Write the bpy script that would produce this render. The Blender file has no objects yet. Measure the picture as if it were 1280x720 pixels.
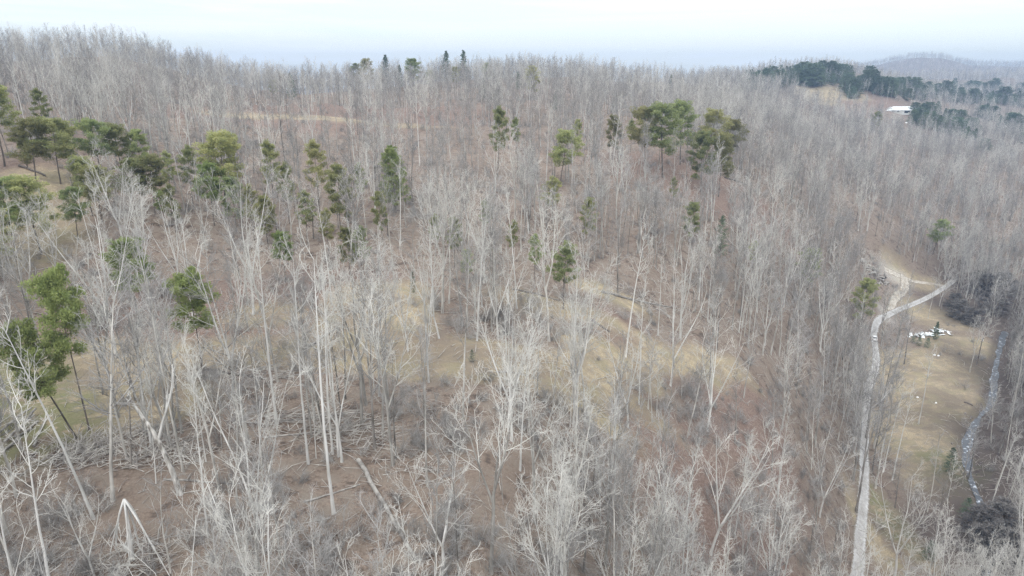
import bpy, math, random
import numpy as np
from mathutils import Vector, Euler, noise as mnoise

SEED = 11
rnd = random.Random(SEED)
C = bpy.context.scene.collection
PI = math.pi

# ------------------------------------------------------------------ camera
F = 853.0
PITCH = math.radians(17.3)
CAMZ = 100.0
cp, sp = math.cos(PITCH), math.sin(PITCH)
def ray(u, v):
    x = (u - 640) / F; y = (360 - v) / F
    return np.array([x, cp + y * sp, -sp + y * cp])
def project(x, y, z):
    dz = z - CAMZ
    d = y * cp - dz * sp
    up = y * sp + dz * cp
    d = np.maximum(d, 1e-3)
    return 640 + F * x / d, 360 - F * up / d, d

cam_d = bpy.data.cameras.new('camera')
cam_d.sensor_width = 36; cam_d.lens = 36 * F / 1280
cam_d.clip_end = 30000; cam_d.clip_start = 0.5
cam = bpy.data.objects.new('camera', cam_d); C.objects.link(cam)
cam.location = (0, 0, CAMZ); cam.rotation_euler = (PI / 2 - PITCH, 0, 0)
bpy.context.scene.camera = cam

# ------------------------------------------------------------------ helpers
def tag(o, label=None, cat=None, group=None, kind=None):
    if label: o['label'] = label
    if cat: o['category'] = cat
    if group: o['group'] = group
    if kind: o['kind'] = kind
    return o
def mesh_np(name, V, faces_flat, counts, mat=None, smooth=True, mats=None, mat_idx=None):
    me = bpy.data.meshes.new(name)
    V = np.asarray(V, dtype=np.float32)
    me.vertices.add(len(V)); me.vertices.foreach_set('co', V.ravel())
    ff = np.asarray(faces_flat, dtype=np.int32); cn = np.asarray(counts, dtype=np.int32)
    me.loops.add(len(ff)); me.loops.foreach_set('vertex_index', ff)
    me.polygons.add(len(cn))
    st = np.concatenate([[0], np.cumsum(cn)[:-1]]).astype(np.int32)
    me.polygons.foreach_set('loop_start', st)
    me.polygons.foreach_set('loop_total', cn)
    if smooth: me.polygons.foreach_set('use_smooth', np.ones(len(cn), dtype=bool))
    if mats:
        for m in mats: me.materials.append(m)
        if mat_idx is not None: me.polygons.foreach_set('material_index', np.asarray(mat_idx, dtype=np.int32))
    elif mat: me.materials.append(mat)
    me.update(calc_edges=True)
    return me
def link(name, me, parent=None, loc=None):
    o = bpy.data.objects.new(name, me); C.objects.link(o)
    if parent: o.parent = parent
    if loc is not None: o.location = loc
    return o
def empty(name, loc=(0, 0, 0), rz=0):
    o = bpy.data.objects.new(name, None); C.objects.link(o)
    o.location = loc; o.rotation_euler = (0, 0, rz); o.empty_display_size = 0.3
    return o

class Geo:
    """collects tubes / boxes / polygons into ONE mesh"""
    def __init__(s): s.V = []; s.F = []; s.C = []; s.n = 0; s.M = []; s.mi = 0
    def add(s, V, Fq):
        V = np.asarray(V, float)
        s.V.append(V)
        for f in Fq:
            s.F.append(np.asarray(f) + s.n); s.C.append(len(f)); s.M.append(s.mi)
        s.n += len(V)
    def add_arr(s, V, Fa):
        """Fa (m,k) int array"""
        s.V.append(V); s.F.append((Fa + s.n).ravel()); s.C.extend([Fa.shape[1]] * len(Fa)); s.M.extend([s.mi] * len(Fa)); s.n += len(V)
    def tubes(s, P, R, k=3):
        """P (M,n,3), R (M,n): M polylines of n points"""
        P = np.asarray(P, float); R = np.asarray(R, float)
        M, n, _ = P.shape
        if M == 0: return
        T = np.gradient(P, axis=1)
        T /= np.linalg.norm(T, axis=2, keepdims=True) + 1e-9
        ref = np.where(np.abs(T[:, :1, 2:3]) > 0.9, np.array([[[1., 0, 0]]]), np.array([[[0, 0, 1.]]]))
        ref = np.broadcast_to(ref, T.shape)
        A = np.cross(T, ref); A /= np.linalg.norm(A, axis=2, keepdims=True) + 1e-9
        B = np.cross(T, A)
        ang = np.arange(k) * 2 * PI / k
        ring = (A[:, :, None, :] * np.cos(ang)[None, None, :, None] + B[:, :, None, :] * np.sin(ang)[None, None, :, None])
        V = P[:, :, None, :] + ring * R[:, :, None, None]
        V = V.reshape(-1, 3)
        base = (np.arange(M) * n * k)[:, None, None]
        i = (np.arange(n - 1) * k)[None, :, None]; j = np.arange(k)[None, None, :]; j2 = (j + 1) % k
        a = base + i + j; b = base + i + j2; c = base + i + k + j2; d = base + i + k + j
        Fa = np.stack([a, b, c, d], axis=-1).reshape(-1, 4)
        s.add_arr(V, Fa)
    def cap(s, P, R, k):
        pass
    def box(s, lo, hi, rot=None, at=None):
        lo = np.array(lo, float); hi = np.array(hi, float)
        V = np.array([[x, y, z] for x in (lo[0], hi[0]) for y in (lo[1], hi[1]) for z in (lo[2], hi[2])])
        if rot is not None: V = V @ np.array(Euler(rot).to_matrix()).T
        if at is not None: V = V + np.array(at)
        s.add(V, [(0, 1, 3, 2), (4, 6, 7, 5), (0, 4, 5, 1), (2, 3, 7, 6), (0, 2, 6, 4), (1, 5, 7, 3)])
    def mesh(s, name, mat, smooth=True, mats=None):
        return mesh_np(name, np.concatenate(s.V), np.concatenate(s.F), s.C, mat, smooth, mats, s.M if mats else None)

# ------------------------------------------------------------------ materials
def new_mat(name):
    m = bpy.data.materials.new(name); m.use_nodes = True
    nt = m.node_tree; b = nt.nodes['Principled BSDF']
    b.inputs['Specular IOR Level'].default_value = 0.2
    return m, nt, b
def bark_mat(name, c1, c2, scale=1.2, vary=0.35, rough=0.9, zlight=None):
    """two bark tones mixed by stretched noise, brightness differs from tree to tree"""
    m, nt, b = new_mat(name); N = nt.nodes; L = nt.links
    tc = N.new('ShaderNodeTexCoord'); mp = N.new('ShaderNodeMapping'); mp.inputs['Scale'].default_value = (1, 1, 0.25)
    nz = N.new('ShaderNodeTexNoise'); nz.inputs['Scale'].default_value = scale; nz.inputs['Detail'].default_value = 3
    L.new(tc.outputs['Object'], mp.inputs['Vector']); L.new(mp.outputs[0], nz.inputs['Vector'])
    cr = N.new('ShaderNodeValToRGB'); cr.color_ramp.elements[0].position = 0.35; cr.color_ramp.elements[1].position = 0.65
    cr.color_ramp.elements[0].color = (*c1, 1); cr.color_ramp.elements[1].color = (*c2, 1)
    L.new(nz.outputs['Fac'], cr.inputs['Fac'])
    oi = N.new('ShaderNodeObjectInfo')
    mr = N.new('ShaderNodeMapRange'); mr.inputs['To Min'].default_value = 1 - vary; mr.inputs['To Max'].default_value = 1 + vary * 0.6
    L.new(oi.outputs['Random'], mr.inputs['Value'])
    hs = N.new('ShaderNodeHueSaturation'); hs.inputs['Saturation'].default_value = 1.0
    L.new(mr.outputs[0], hs.inputs['Value']); L.new(cr.outputs[0], hs.inputs['Color'])
    L.new(hs.outputs[0], b.inputs['Base Color'])
    b.inputs['Roughness'].default_value = rough
    return m
def leaf_mat(name, c1, c2, vary=0.3, hue=0.03, trans=0.25):
    m, nt, b = new_mat(name); N = nt.nodes; L = nt.links
    tc = N.new('ShaderNodeTexCoord'); nz = N.new('ShaderNodeTexNoise'); nz.inputs['Scale'].default_value = 0.9; nz.inputs['Detail'].default_value = 4
    L.new(tc.outputs['Object'], nz.inputs['Vector'])
    cr = N.new('ShaderNodeValToRGB'); cr.color_ramp.elements[0].position = 0.35; cr.color_ramp.elements[1].position = 0.65
    cr.color_ramp.elements[0].color = (*c1, 1); cr.color_ramp.elements[1].color = (*c2, 1)
    L.new(nz.outputs['Fac'], cr.inputs['Fac'])
    oi = N.new('ShaderNodeObjectInfo')
    mr = N.new('ShaderNodeMapRange'); mr.inputs['To Min'].default_value = 1 - vary; mr.inputs['To Max'].default_value = 1 + vary
    L.new(oi.outputs['Random'], mr.inputs['Value'])
    mh = N.new('ShaderNodeMath'); mh.operation = 'MULTIPLY'; mh.inputs[1].default_value = 7.31
    fr = N.new('ShaderNodeMath'); fr.operation = 'FRACT'
    L.new(oi.outputs['Random'], mh.inputs[0]); L.new(mh.outputs[0], fr.inputs[0])
    m2 = N.new('ShaderNodeMapRange'); m2.inputs['To Min'].default_value = 0.5 - hue; m2.inputs['To Max'].default_value = 0.5 + hue
    L.new(fr.outputs[0], m2.inputs['Value'])
    hs = N.new('ShaderNodeHueSaturation')
    L.new(mr.outputs[0], hs.inputs['Value']); L.new(m2.outputs[0], hs.inputs['Hue']); L.new(cr.outputs[0], hs.inputs['Color'])
    L.new(hs.outputs[0], b.inputs['Base Color']); b.inputs['Roughness'].default_value = 0.75
    if trans:
        tr = N.new('ShaderNodeBsdfTranslucent'); L.new(hs.outputs[0], tr.inputs['Color'])
        mx = N.new('ShaderNodeMixShader'); mx.inputs[0].default_value = trans
        L.new(b.outputs[0], mx.inputs[1]); L.new(tr.outputs[0], mx.inputs[2])
        L.new(mx.outputs[0], N['Material Output'].inputs['Surface'])
    return m
def flat_mat(name, col, rough=0.6, metal=0.0, nscale=3.0, namp=0.15):
    m, nt, b = new_mat(name); N = nt.nodes; L = nt.links
    tc = N.new('ShaderNodeTexCoord'); nz = N.new('ShaderNodeTexNoise'); nz.inputs['Scale'].default_value = nscale; nz.inputs['Detail'].default_value = 5
    L.new(tc.outputs['Object'], nz.inputs['Vector'])
    cr = N.new('ShaderNodeValToRGB')
    cr.color_ramp.elements[0].position = 0.3; cr.color_ramp.elements[1].position = 0.7
    cr.color_ramp.elements[0].color = tuple(c * (1 - namp) for c in col) + (1,)
    cr.color_ramp.elements[1].color = tuple(min(1, c * (1 + namp)) for c in col) + (1,)
    L.new(nz.outputs['Fac'], cr.inputs['Fac']); L.new(cr.outputs[0], b.inputs['Base Color'])
    b.inputs['Roughness'].default_value = rough; b.inputs['Metallic'].default_value = metal
    return m

BARK = bark_mat('pale_bark', (0.27, 0.25, 0.225), (0.56, 0.53, 0.485), 1.5, 0.35)
BARKD = bark_mat('dark_bark', (0.13, 0.115, 0.10), (0.32, 0.295, 0.27), 1.5, 0.35)
BARKW = bark_mat('white_bark', (0.46, 0.44, 0.41), (0.70, 0.68, 0.65), 1.3, 0.15)
TWIG = bark_mat('twig_bark', (0.245, 0.232, 0.222), (0.42, 0.402, 0.382), 0.6, 0.30)
TWIGW = bark_mat('pale_twig_bark', (0.44, 0.42, 0.385), (0.66, 0.635, 0.59), 0.6, 0.15)
PBARK = bark_mat('pine_bark', (0.10, 0.085, 0.075), (0.20, 0.17, 0.15), 2.0, 0.25)
SNAGM = bark_mat('peeling_bark', (0.16, 0.14, 0.12), (0.60, 0.57, 0.53), 3.0, 0.0)
LOGM = bark_mat('weathered_wood', (0.22, 0.20, 0.185), (0.48, 0.45, 0.41), 1.2, 0.3)
NEEDLE = leaf_mat('pine_needles', (0.245, 0.27, 0.115), (0.40, 0.405, 0.185), trans=0.5)
NEEDLEB = leaf_mat('bright_pine_needles', (0.21, 0.26, 0.095), (0.34, 0.385, 0.15), 0.12, 0.01, 0.45)
CEDAR = leaf_mat('dark_evergreen_foliage', (0.075, 0.115, 0.075), (0.14, 0.195, 0.115), 0.3, 0.02, 0.1)

# ------------------------------------------------------------------ terrain
CTRL = [  # pixel of a spot of ground and its distance ahead of the viewpoint in metres
 (40,720,47),(40,600,61),(40,520,72),(40,440,92),(40,380,106),(40,300,126),(40,230,145),(40,195,158),(40,150,215),(40,110,310),(60,76,480),
 (-300,500,70),(-300,300,110),(-300,200,150),(-300,120,280),(-300,60,430),
 (180,720,48),(180,440,93),(180,300,130),(180,220,160),(180,150,240),(180,110,340),(180,80,500),
 (320,720,49),(320,600,61),(320,500,76),(320,440,92),(320,380,110),(320,300,140),(320,250,165),(320,200,205),(320,165,255),(320,148,300),(320,126,420),(340,117,560),
 (480,720,50),(480,560,68),(480,440,93),(480,380,108),(480,300,142),(480,240,180),(480,190,235),(480,155,285),(480,127,400),(480,113,600),(410,117,600),
 (640,720,51),(640,640,59),(640,560,69),(640,480,84),(640,445,94),(640,400,110),(640,350,126),(640,300,150),(640,250,182),(640,200,238),(640,150,330),(640,118,450),(660,98,620),
 (740,720,60),(740,600,75),(740,480,96),(740,445,104),(745,400,118),(740,300,162),(740,220,220),(740,150,340),(740,118,480),(740,100,640),
 (840,720,75),(840,600,86),(840,500,105),(840,460,116),(840,400,138),(840,300,176),(840,240,215),(840,200,250),(840,150,340),(840,122,560),(840,112,800),(780,106,720),
 (960,720,88),(960,640,98),(960,560,112),(960,480,132),(960,400,162),(960,330,195),(960,270,235),(960,220,295),(960,170,410),(960,130,580),(960,105,820),(950,94,1000),
 (1030,720,100),(1035,600,126),(1040,500,158),(1050,400,215),(1050,340,250),(1050,300,270),(1050,250,330),(1050,200,430),(1050,160,570),(1040,126,720),(1045,100,900),(1040,88,1020),
 (1090,335,295),(1100,300,310),(1100,250,365),(1100,200,465),(1100,165,600),(1130,142,700),(1100,118,800),(1110,104,960),
 (1200,300,345),(1200,250,415),(1200,200,530),(1200,165,700),(1200,140,860),(1200,122,1050),
 (1280,300,345),(1280,250,425),(1280,200,550),(1280,165,740),(1280,135,950),(1280,118,1150),
 (1450,300,300),(1450,200,480),(1450,120,900),
]
def P3(u, v, Y):
    r = ray(u, v); t = Y / r[1]
    return np.array([r[0] * t, Y, CAMZ + r[2] * t])
VAL = CAMZ - 92.0
def on_level(u, v, z=VAL):
    r = ray(u, v); t = (z - CAMZ) / r[2]
    return np.array([r[0] * t, r[1] * t, z])
pts = [P3(*c) for c in CTRL]
for (u, v) in [(1076,720),(1076,650),(1079,560),(1085,500),(1097,450),(1095,420),(1105,400),(1130,385),(1180,360),(1180,420),(1160,480),(1200,480),(1150,560),(1220,440),(1250,440),(1215,560),(1230,640),(1180,640),(1150,720),(1240,720),(1280,700),(1280,600),(1270,500),(1270,420),(1240,380),(1120,600),(1130,430),(1110,520)]:
    pts.append(on_level(u, v))
pts.append(on_level(1230, 350, VAL + 2)); pts.append(on_level(1150, 345, VAL + 3))
# below and behind the viewpoint, and the far side of each ridge
for p in [(0,30,48),(0,10,40),(0,-60,20),(-40,20,50),(-60,-60,25),(60,40,22),(60,-40,10),(110,60,9),(-150,30,60),(200,100,12),(160,0,9),(300,200,30),(-120,-60,40)]:
    pts.append(np.array(p, float))
for (u, v, Y) in [(60,76,480),(180,80,500),(340,117,560),(480,113,600),(660,96,620),(740,100,640),(840,112,800),(950,94,1000),(1040,88,1020)]:
    q = P3(u, v, Y)
    pts.append(np.array([q[0] * 1.12, q[1] * 1.12, q[2] - 6])); pts.append(np.array([q[0] * 1.5, q[1] * 1.5, q[2] - 60]))
pts = np.array(pts)
def warp(x, y):
    yy = np.maximum(y, -75) + 90
    return np.stack([1.6 * x / yy, np.log(yy)], -1)
W = warp(pts[:, 0], pts[:, 1])
def kern(r): return np.sqrt(r * r + 0.0016)
Dm = np.linalg.norm(W[:, None] - W[None], axis=2)
n = len(W)
A = np.zeros((n + 3, n + 3)); A[:n, :n] = kern(Dm) + np.eye(n) * 0.004 * -1
A[:n, n] = 1; A[:n, n + 1:] = W; A[n, :n] = 1; A[n + 1:, :n] = W.T
sol = np.linalg.solve(A, np.concatenate([pts[:, 2], [0, 0, 0]]))
def base_h(x, y):
    w = warp(x, y); out = np.zeros(len(w))
    for s in range(0, len(w), 20000):
        ww = w[s:s + 20000]
        r = np.linalg.norm(ww[:, None] - W[None], axis=2)
        out[s:s + 20000] = kern(r) @ sol[:n] + sol[n] + ww @ sol[n + 1:]
    return out

# polylines of the valley road, the creek and the bench track, in world metres
def poly_world(pix, z=VAL): return np.array([on_level(u, v, z)[:2] for u, v in pix])
def densify(P, step):
    out = [P[0]]
    # Catmull-Rom
    Q = np.vstack([2 * P[0] - P[1], P, 2 * P[-1] - P[-2]])
    for i in range(1, len(Q) - 2):
        m = max(2, int(np.linalg.norm(Q[i + 1] - Q[i]) / step))
        for k in range(1, m + 1):
            t = k / m
            out.append(0.5 * ((2 * Q[i]) + (-Q[i - 1] + Q[i + 1]) * t + (2 * Q[i - 1] - 5 * Q[i] + 4 * Q[i + 1] - Q[i + 2]) * t * t + (-Q[i - 1] + 3 * Q[i] - 3 * Q[i + 1] + Q[i + 2]) * t ** 3))
    return np.array(out)
ROAD = densify(poly_world([(1066,790),(1072,715),(1077,650),(1079,600),(1080,545),(1084,495),(1095,455),(1092,425),(1094,410),(1104,399),(1122,388),(1140,380),(1160,370),(1178,361),(1192,354)]), 2.5)
SPUR = densify(poly_world([(1104,399),(1112,390),(1119,376),(1130,366),(1128,358)]), 2.0)
CREEK = densify(poly_world([(1262,395),(1254,420),(1247,448),(1243,475),(1240,500),(1226,516),(1213,540),(1209,565),(1213,590),(1222,612),(1232,640),(1236,690),(1232,760)]), 2.0)
def dist_poly(x, y, P, chunk=20000):
    out = np.full(len(x), 1e9)
    q = np.stack([x, y], -1)
    sel = np.where((x > P[:, 0].min() - 60) & (x < P[:, 0].max() + 60) & (y > P[:, 1].min() - 60) & (y < P[:, 1].max() + 60))[0]
    for s in range(0, len(sel), chunk):
        ix = sel[s:s + chunk]
        out[ix] = np.sqrt(((q[ix, None] - P[None]) ** 2).sum(-1)).min(1)
    return out
# terrain grid, finer close to the viewpoint
NR, NCc = 430, 430
rows = -70 + (np.exp(np.linspace(0, math.log((3500 + 90) / 20.), NR)) * 20 - 20)
ta = np.linspace(-1, 1, NCc)
RY = rows[:, None] * np.ones(NCc)[None]
halfw = 0.95 * (np.maximum(RY, -70) + 120)
RX = ta[None] * halfw
fx, fy = RX.ravel(), RY.ravel()
H = base_h(fx, np.minimum(fy, 1500))
def fbm(x, y, sc, octv, seed):
    return np.array([mnoise.fractal(Vector((a / sc + seed, b / sc, seed * 0.37)), 0.9, 2.1, octv) for a, b in zip(x, y)])
nz_big = fbm(fx, fy, 60, 3, 3.1)
nz_sml = fbm(fx, fy, 11, 3, 7.7)
dr = np.minimum(dist_poly(fx, fy, ROAD), dist_poly(fx, fy, SPUR)); dc = dist_poly(fx, fy, CREEK)
dro = np.minimum(dr, dc)
flat = 1 / (1 + np.exp(-(dro - 34) / 9.0))
amp = np.clip((np.hypot(fx, fy) - 20) / 160, 0.45, 2.4)
H = H + flat * (nz_big * 2.2 * amp + nz_sml * 0.45)
# far country: low rolling ground out to the horizon
k = np.clip((fy - 1150) / 500, 0, 1); k = k * k * (3 - 2 * k)
H = H * (1 - k) + (35 + 12 * nz_big) * k
# creek bed and its banks
H -= np.where(dc < 30, 1.5 * np.exp(-(dc / 2.6) ** 2), 0)
# earth bench cut along the slope (old track): slightly sunk
HG = H.reshape(NR, NCc)
def hgt(x, y):
    x = np.atleast_1d(np.asarray(x, float)); y = np.atleast_1d(np.asarray(y, float))
    fi = np.log((np.maximum(y, -69.9) + 70 + 20) / 20.) / math.log(3590 / 20.) * (NR - 1)
    i = np.clip(fi.astype(int), 0, NR - 2); a = np.clip(fi - i, 0, 1)
    # y fraction exactly linear between rows
    a = np.clip((y - rows[i]) / (rows[i + 1] - rows[i]), 0, 1)
    hw = 0.95 * (y + 120)
    fj = (x / hw + 1) / 2 * (NCc - 1)
    j = np.clip(fj.astype(int), 0, NCc - 2); b = np.clip(fj - j, 0, 1)
    return HG[i, j] * (1 - a) * (1 - b) + HG[i + 1, j] * a * (1 - b) + HG[i, j + 1] * (1 - a) * b + HG[i + 1, j + 1] * a * b
def at(u, v):
    """where the line of sight of a spot of the photograph meets the ground"""
    r = ray(u, v)
    t = np.concatenate([np.arange(15, 300, 0.5), np.arange(300, 1500, 2.0), np.arange(1500, 6000, 20.)])
    P = np.array([0, 0, CAMZ]) + t[:, None] * r[None]
    d = P[:, 2] - hgt(P[:, 0], P[:, 1])
    w = np.where(d < 0)[0]
    if not len(w) or P[w[0], 1] > 1300:      # above the ridge: stand on the ridge line itself
        yy = np.arange(200, 1250, 2.0); xx = r[0] / r[1] * yy; zz = hgt(xx, yy); j = int(np.argmax((zz - CAMZ) / yy))
        return np.array([xx[j], yy[j], zz[j]])
    i = w[0]
    if i == 0: return P[i]
    f = d[i - 1] / (d[i - 1] - d[i])
    q = P[i - 1] * (1 - f) + P[i] * f
    q[2] = hgt(q[0], q[1])[0]
    return q

# what grows on the ground: patches of dry grass, bare earth, green
def patch(x, y, u, v, ru, rd, rot=0, soft=0.35):
    """ellipse on the ground round a spot; ru = half length across, rd = half length away, metres"""
    c = at(u, v); dx = x - c[0]; dy = y - c[1]
    ca, sa = math.cos(rot), math.sin(rot)
    e = np.sqrt(((dx * ca + dy * sa) / ru) ** 2 + ((-dx * sa + dy * ca) / rd) ** 2)
    return np.clip((1 + soft - e) / (2 * soft), 0, 1)
edge = 0.28 * nz_sml + 0.15 * nz_big
grass = np.zeros(len(fx)); red = np.zeros(len(fx)); green = np.zeros(len(fx)); gravel = np.zeros(len(fx)); dark = np.zeros(len(fx))
def mx(a, b): return np.maximum(a, b)
for p in [(470,395,9,13,0.3),(500,372,6,9),(420,435,13,5),(520,452,22,4.0),(620,460,20,3.6),(700,458,18,3.4),(770,448,9,5),(300,440,22,4.5),(180,452,20,5),(60,470,17,8),(110,505,16,7),(70,440,10,6),(330,395,7,5),(700,385,14,5),(760,365,10,5),(20,250,14,20),(15,300,12,12),(850,452,10,3.5),(900,455,8,3)]:
    grass = mx(grass, patch(fx, fy, *p))
BENCH = densify(np.array([at(u, v)[:2] for u, v in [(40, 480), (180, 452), (300, 446), (400, 440), (470, 452), (560, 462), (640, 460), (700, 456), (780, 450), (850, 452), (920, 460)]]), 1.5)
dbn = dist_poly(fx, fy, BENCH); grass = mx(grass, np.clip((4.4 - dbn) / 2.0, 0, 1))
for p in [(1165,500,17,22),(1170,560,16,16),(1155,460,20,16),(1185,600,12,10),(1165,395,11,20),(1200,430,14,12),(1140,540,12,14),(1122,336,9,9),(1150,352,12,7),(1125,665,3,16),(1100,690,3,16)]:
    grass = mx(grass, patch(fx, fy, *p))
for p in [(1040,118,38,40),(1020,120,22,30)]: grass = mx(grass, patch(fx, fy, *p))
for p in [(380,146,46,6),(320,146,36,5),(450,152,40,6)]: grass = mx(grass, 0.75 * patch(fx, fy, *p))
for p in [(840,215,26,26),(890,238,22,20),(930,250,18,16),(40,215,12,10),(340,150,60,30),(1095,127,45,45),(780,420,11,9),(220,400,18,12),(900,650,16,12),(930,520,14,14),(400,360,18,12),(470,140,60,50)]:
    red = mx(red, patch(fx, fy, *p, 0, 0.5) if len(p) == 4 else patch(fx, fy, *p))
for p in [(20,540,9,7),(40,500,8,5),(1185,580,9,8),(1110,650,3,14),(30,470,7,5)]:
    green = mx(green, patch(fx, fy, *p, 0, 0.6))
for p in [(1118,345,8,6),(1108,395,3,8)]: gravel = mx(gravel, 0.5 * patch(fx, fy, *p))
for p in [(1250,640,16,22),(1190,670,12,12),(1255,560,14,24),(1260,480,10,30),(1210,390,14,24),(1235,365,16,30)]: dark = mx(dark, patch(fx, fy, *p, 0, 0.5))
def sh(a): return np.clip((a + edge * (a > 0.02) * 0.9 - 0.25) / 0.5, 0, 1)
red = mx(red, np.clip((fy - 110) / 60, 0, 1) * .27 * (dro > 12) * np.clip((.34 - fx / np.maximum(fy, 1)) / .12, 0, 1)); grass = sh(grass); red = sh(red) ; green = sh(green) * 0.8
oc_ = np.argsort(CREEK[:, 1]); cx_ = np.interp(fy, CREEK[oc_, 1], CREEK[oc_, 0])
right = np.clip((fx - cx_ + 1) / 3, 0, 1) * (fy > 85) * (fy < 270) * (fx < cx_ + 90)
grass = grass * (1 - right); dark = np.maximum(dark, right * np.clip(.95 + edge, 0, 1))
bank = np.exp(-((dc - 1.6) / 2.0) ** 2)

Vt = np.stack([fx, fy, H], -1)
ii, jj = np.meshgrid(np.arange(NR - 1), np.arange(NCc - 1), indexing='ij')
a0 = (ii * NCc + jj).ravel()
Ft = np.stack([a0, a0 + 1, a0 + NCc + 1, a0 + NCc], -1)

gm, nt, b = new_mat('forest_floor'); N = nt.nodes; L = nt.links
def nd(t, **kw):
    x = N.new(t)
    for k_, v_ in kw.items(): setattr(x, k_, v_)
    return x
def mixc(fac, c1, c2):
    m = nd('ShaderNodeMix', data_type='RGBA')
    for s_, v_ in ((0, fac), (6, c1), (7, c2)):
        if isinstance(v_, bpy.types.NodeSocket): L.new(v_, m.inputs[s_])
        else: m.inputs[s_].default_value = v_ if s_ == 0 else (*v_, 1)
    return m.outputs[2]
tc = nd('ShaderNodeTexCoord')
def noise(sc, det=5, rough=0.6):
    n_ = nd('ShaderNodeTexNoise'); n_.inputs['Scale'].default_value = sc; n_.inputs['Detail'].default_value = det; n_.inputs['Roughness'].default_value = rough
    L.new(tc.outputs['Object'], n_.inputs['Vector']); return n_.outputs['Fac']
def ramp(f, p0, p1, a=0.0, b_=1.0):
    m = nd('ShaderNodeMapRange'); m.interpolation_type = 'SMOOTHSTEP'
    m.inputs['From Min'].default_value = p0; m.inputs['From Max'].default_value = p1; m.inputs['To Min'].default_value = a; m.inputs['To Max'].default_value = b_
    L.new(f, m.inputs['Value']); return m.outputs[0]
def mul(a_, b_):
    m = nd('ShaderNodeMath', operation='MULTIPLY')
    for i_, v_ in enumerate((a_, b_)):
        if isinstance(v_, bpy.types.NodeSocket): L.new(v_, m.inputs[i_])
        else: m.inputs[i_].default_value = v_
    return m.outputs[0]
att = nd('ShaderNodeVertexColor', layer_name='cover'); sep = nd('ShaderNodeSeparateColor'); L.new(att.outputs['Color'], sep.inputs[0])
att2 = nd('ShaderNodeVertexColor', layer_name='cover2'); sep2 = nd('ShaderNodeSeparateColor'); L.new(att2.outputs['Color'], sep2.inputs[0])
n1, n2, n3, n4 = noise(0.07, 4), noise(0.5, 5), noise(3.0, 6, 0.7), noise(14.0, 4, 0.7)
litter = mixc(ramp(n3, 0.35, 0.65), (0.14, 0.102, 0.08), (0.275, 0.212, 0.168))
litter = mixc(ramp(n2, 0.42, 0.66), litter, (0.23, 0.19, 0.155))
litter = mixc(mul(ramp(n4, 0.56, 0.70), 0.75), litter, (0.38, 0.345, 0.30))
litter = mixc(mul(ramp(n1, 0.45, 0.62), 0.45), litter, (0.165, 0.125, 0.098))
litter = mixc(mul(ramp(n2, 0.32, 0.47, 1, 0), 0.7), litter, (0.055, 0.042, 0.036))  # dark noise spots: shadowy gaps painted into the litter colour
redc = mixc(ramp(n3, 0.35, 0.7), (0.15, 0.098, 0.078), (0.27, 0.195, 0.16))
c_ = mixc(mul(sep.outputs[1], 0.8), litter, redc)
gr = mixc(ramp(n3, 0.35, 0.68), (0.32, 0.25, 0.155), (0.50, 0.42, 0.285))
gr = mixc(ramp(n2, 0.35, 0.62), gr, (0.28, 0.23, 0.165))
gr = mixc(mul(ramp(n1, 0.45, 0.60), 0.7), gr, (0.20, 0.16, 0.12))
gr = mixc(mul(ramp(noise(0.22, 4), 0.50, 0.62), 0.6), gr, (0.28, 0.245, 0.15))
c_ = mixc(mul(sep.outputs[0], 0.90), c_, gr)
gg = mixc(ramp(n2, 0.3, 0.7), (0.10, 0.12, 0.045), (0.20, 0.20, 0.09))
c_ = mixc(mul(mul(sep.outputs[2], ramp(n2, 0.38, 0.56)), 0.9), c_, gg)
c_ = mixc(mul(sep2.outputs[0], ramp(n3, 0.3, 0.55)), c_, (0.52, 0.50, 0.47))
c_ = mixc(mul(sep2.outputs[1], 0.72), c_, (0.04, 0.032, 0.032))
L.new(c_, b.inputs['Base Color']); b.inputs['Roughness'].default_value = 0.95
bp = nd('ShaderNodeBump'); bp.inputs['Strength'].default_value = 0.8; bp.inputs['Distance'].default_value = 0.25
L.new(n3, bp.inputs['Height']); L.new(bp.outputs[0], b.inputs['Normal'])
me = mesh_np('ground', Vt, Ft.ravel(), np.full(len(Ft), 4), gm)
def vcol(me, name, r, g, b_):
    ca = me.color_attributes.new(name, 'FLOAT_COLOR', 'POINT')
    arr = np.stack([r, g, b_, np.ones_like(r)], -1).astype(np.float32)
    ca.data.foreach_set('color', arr.ravel())
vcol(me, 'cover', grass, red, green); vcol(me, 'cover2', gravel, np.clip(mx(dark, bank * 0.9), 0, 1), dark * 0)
tag(link('ground', me), kind='structure')

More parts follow.
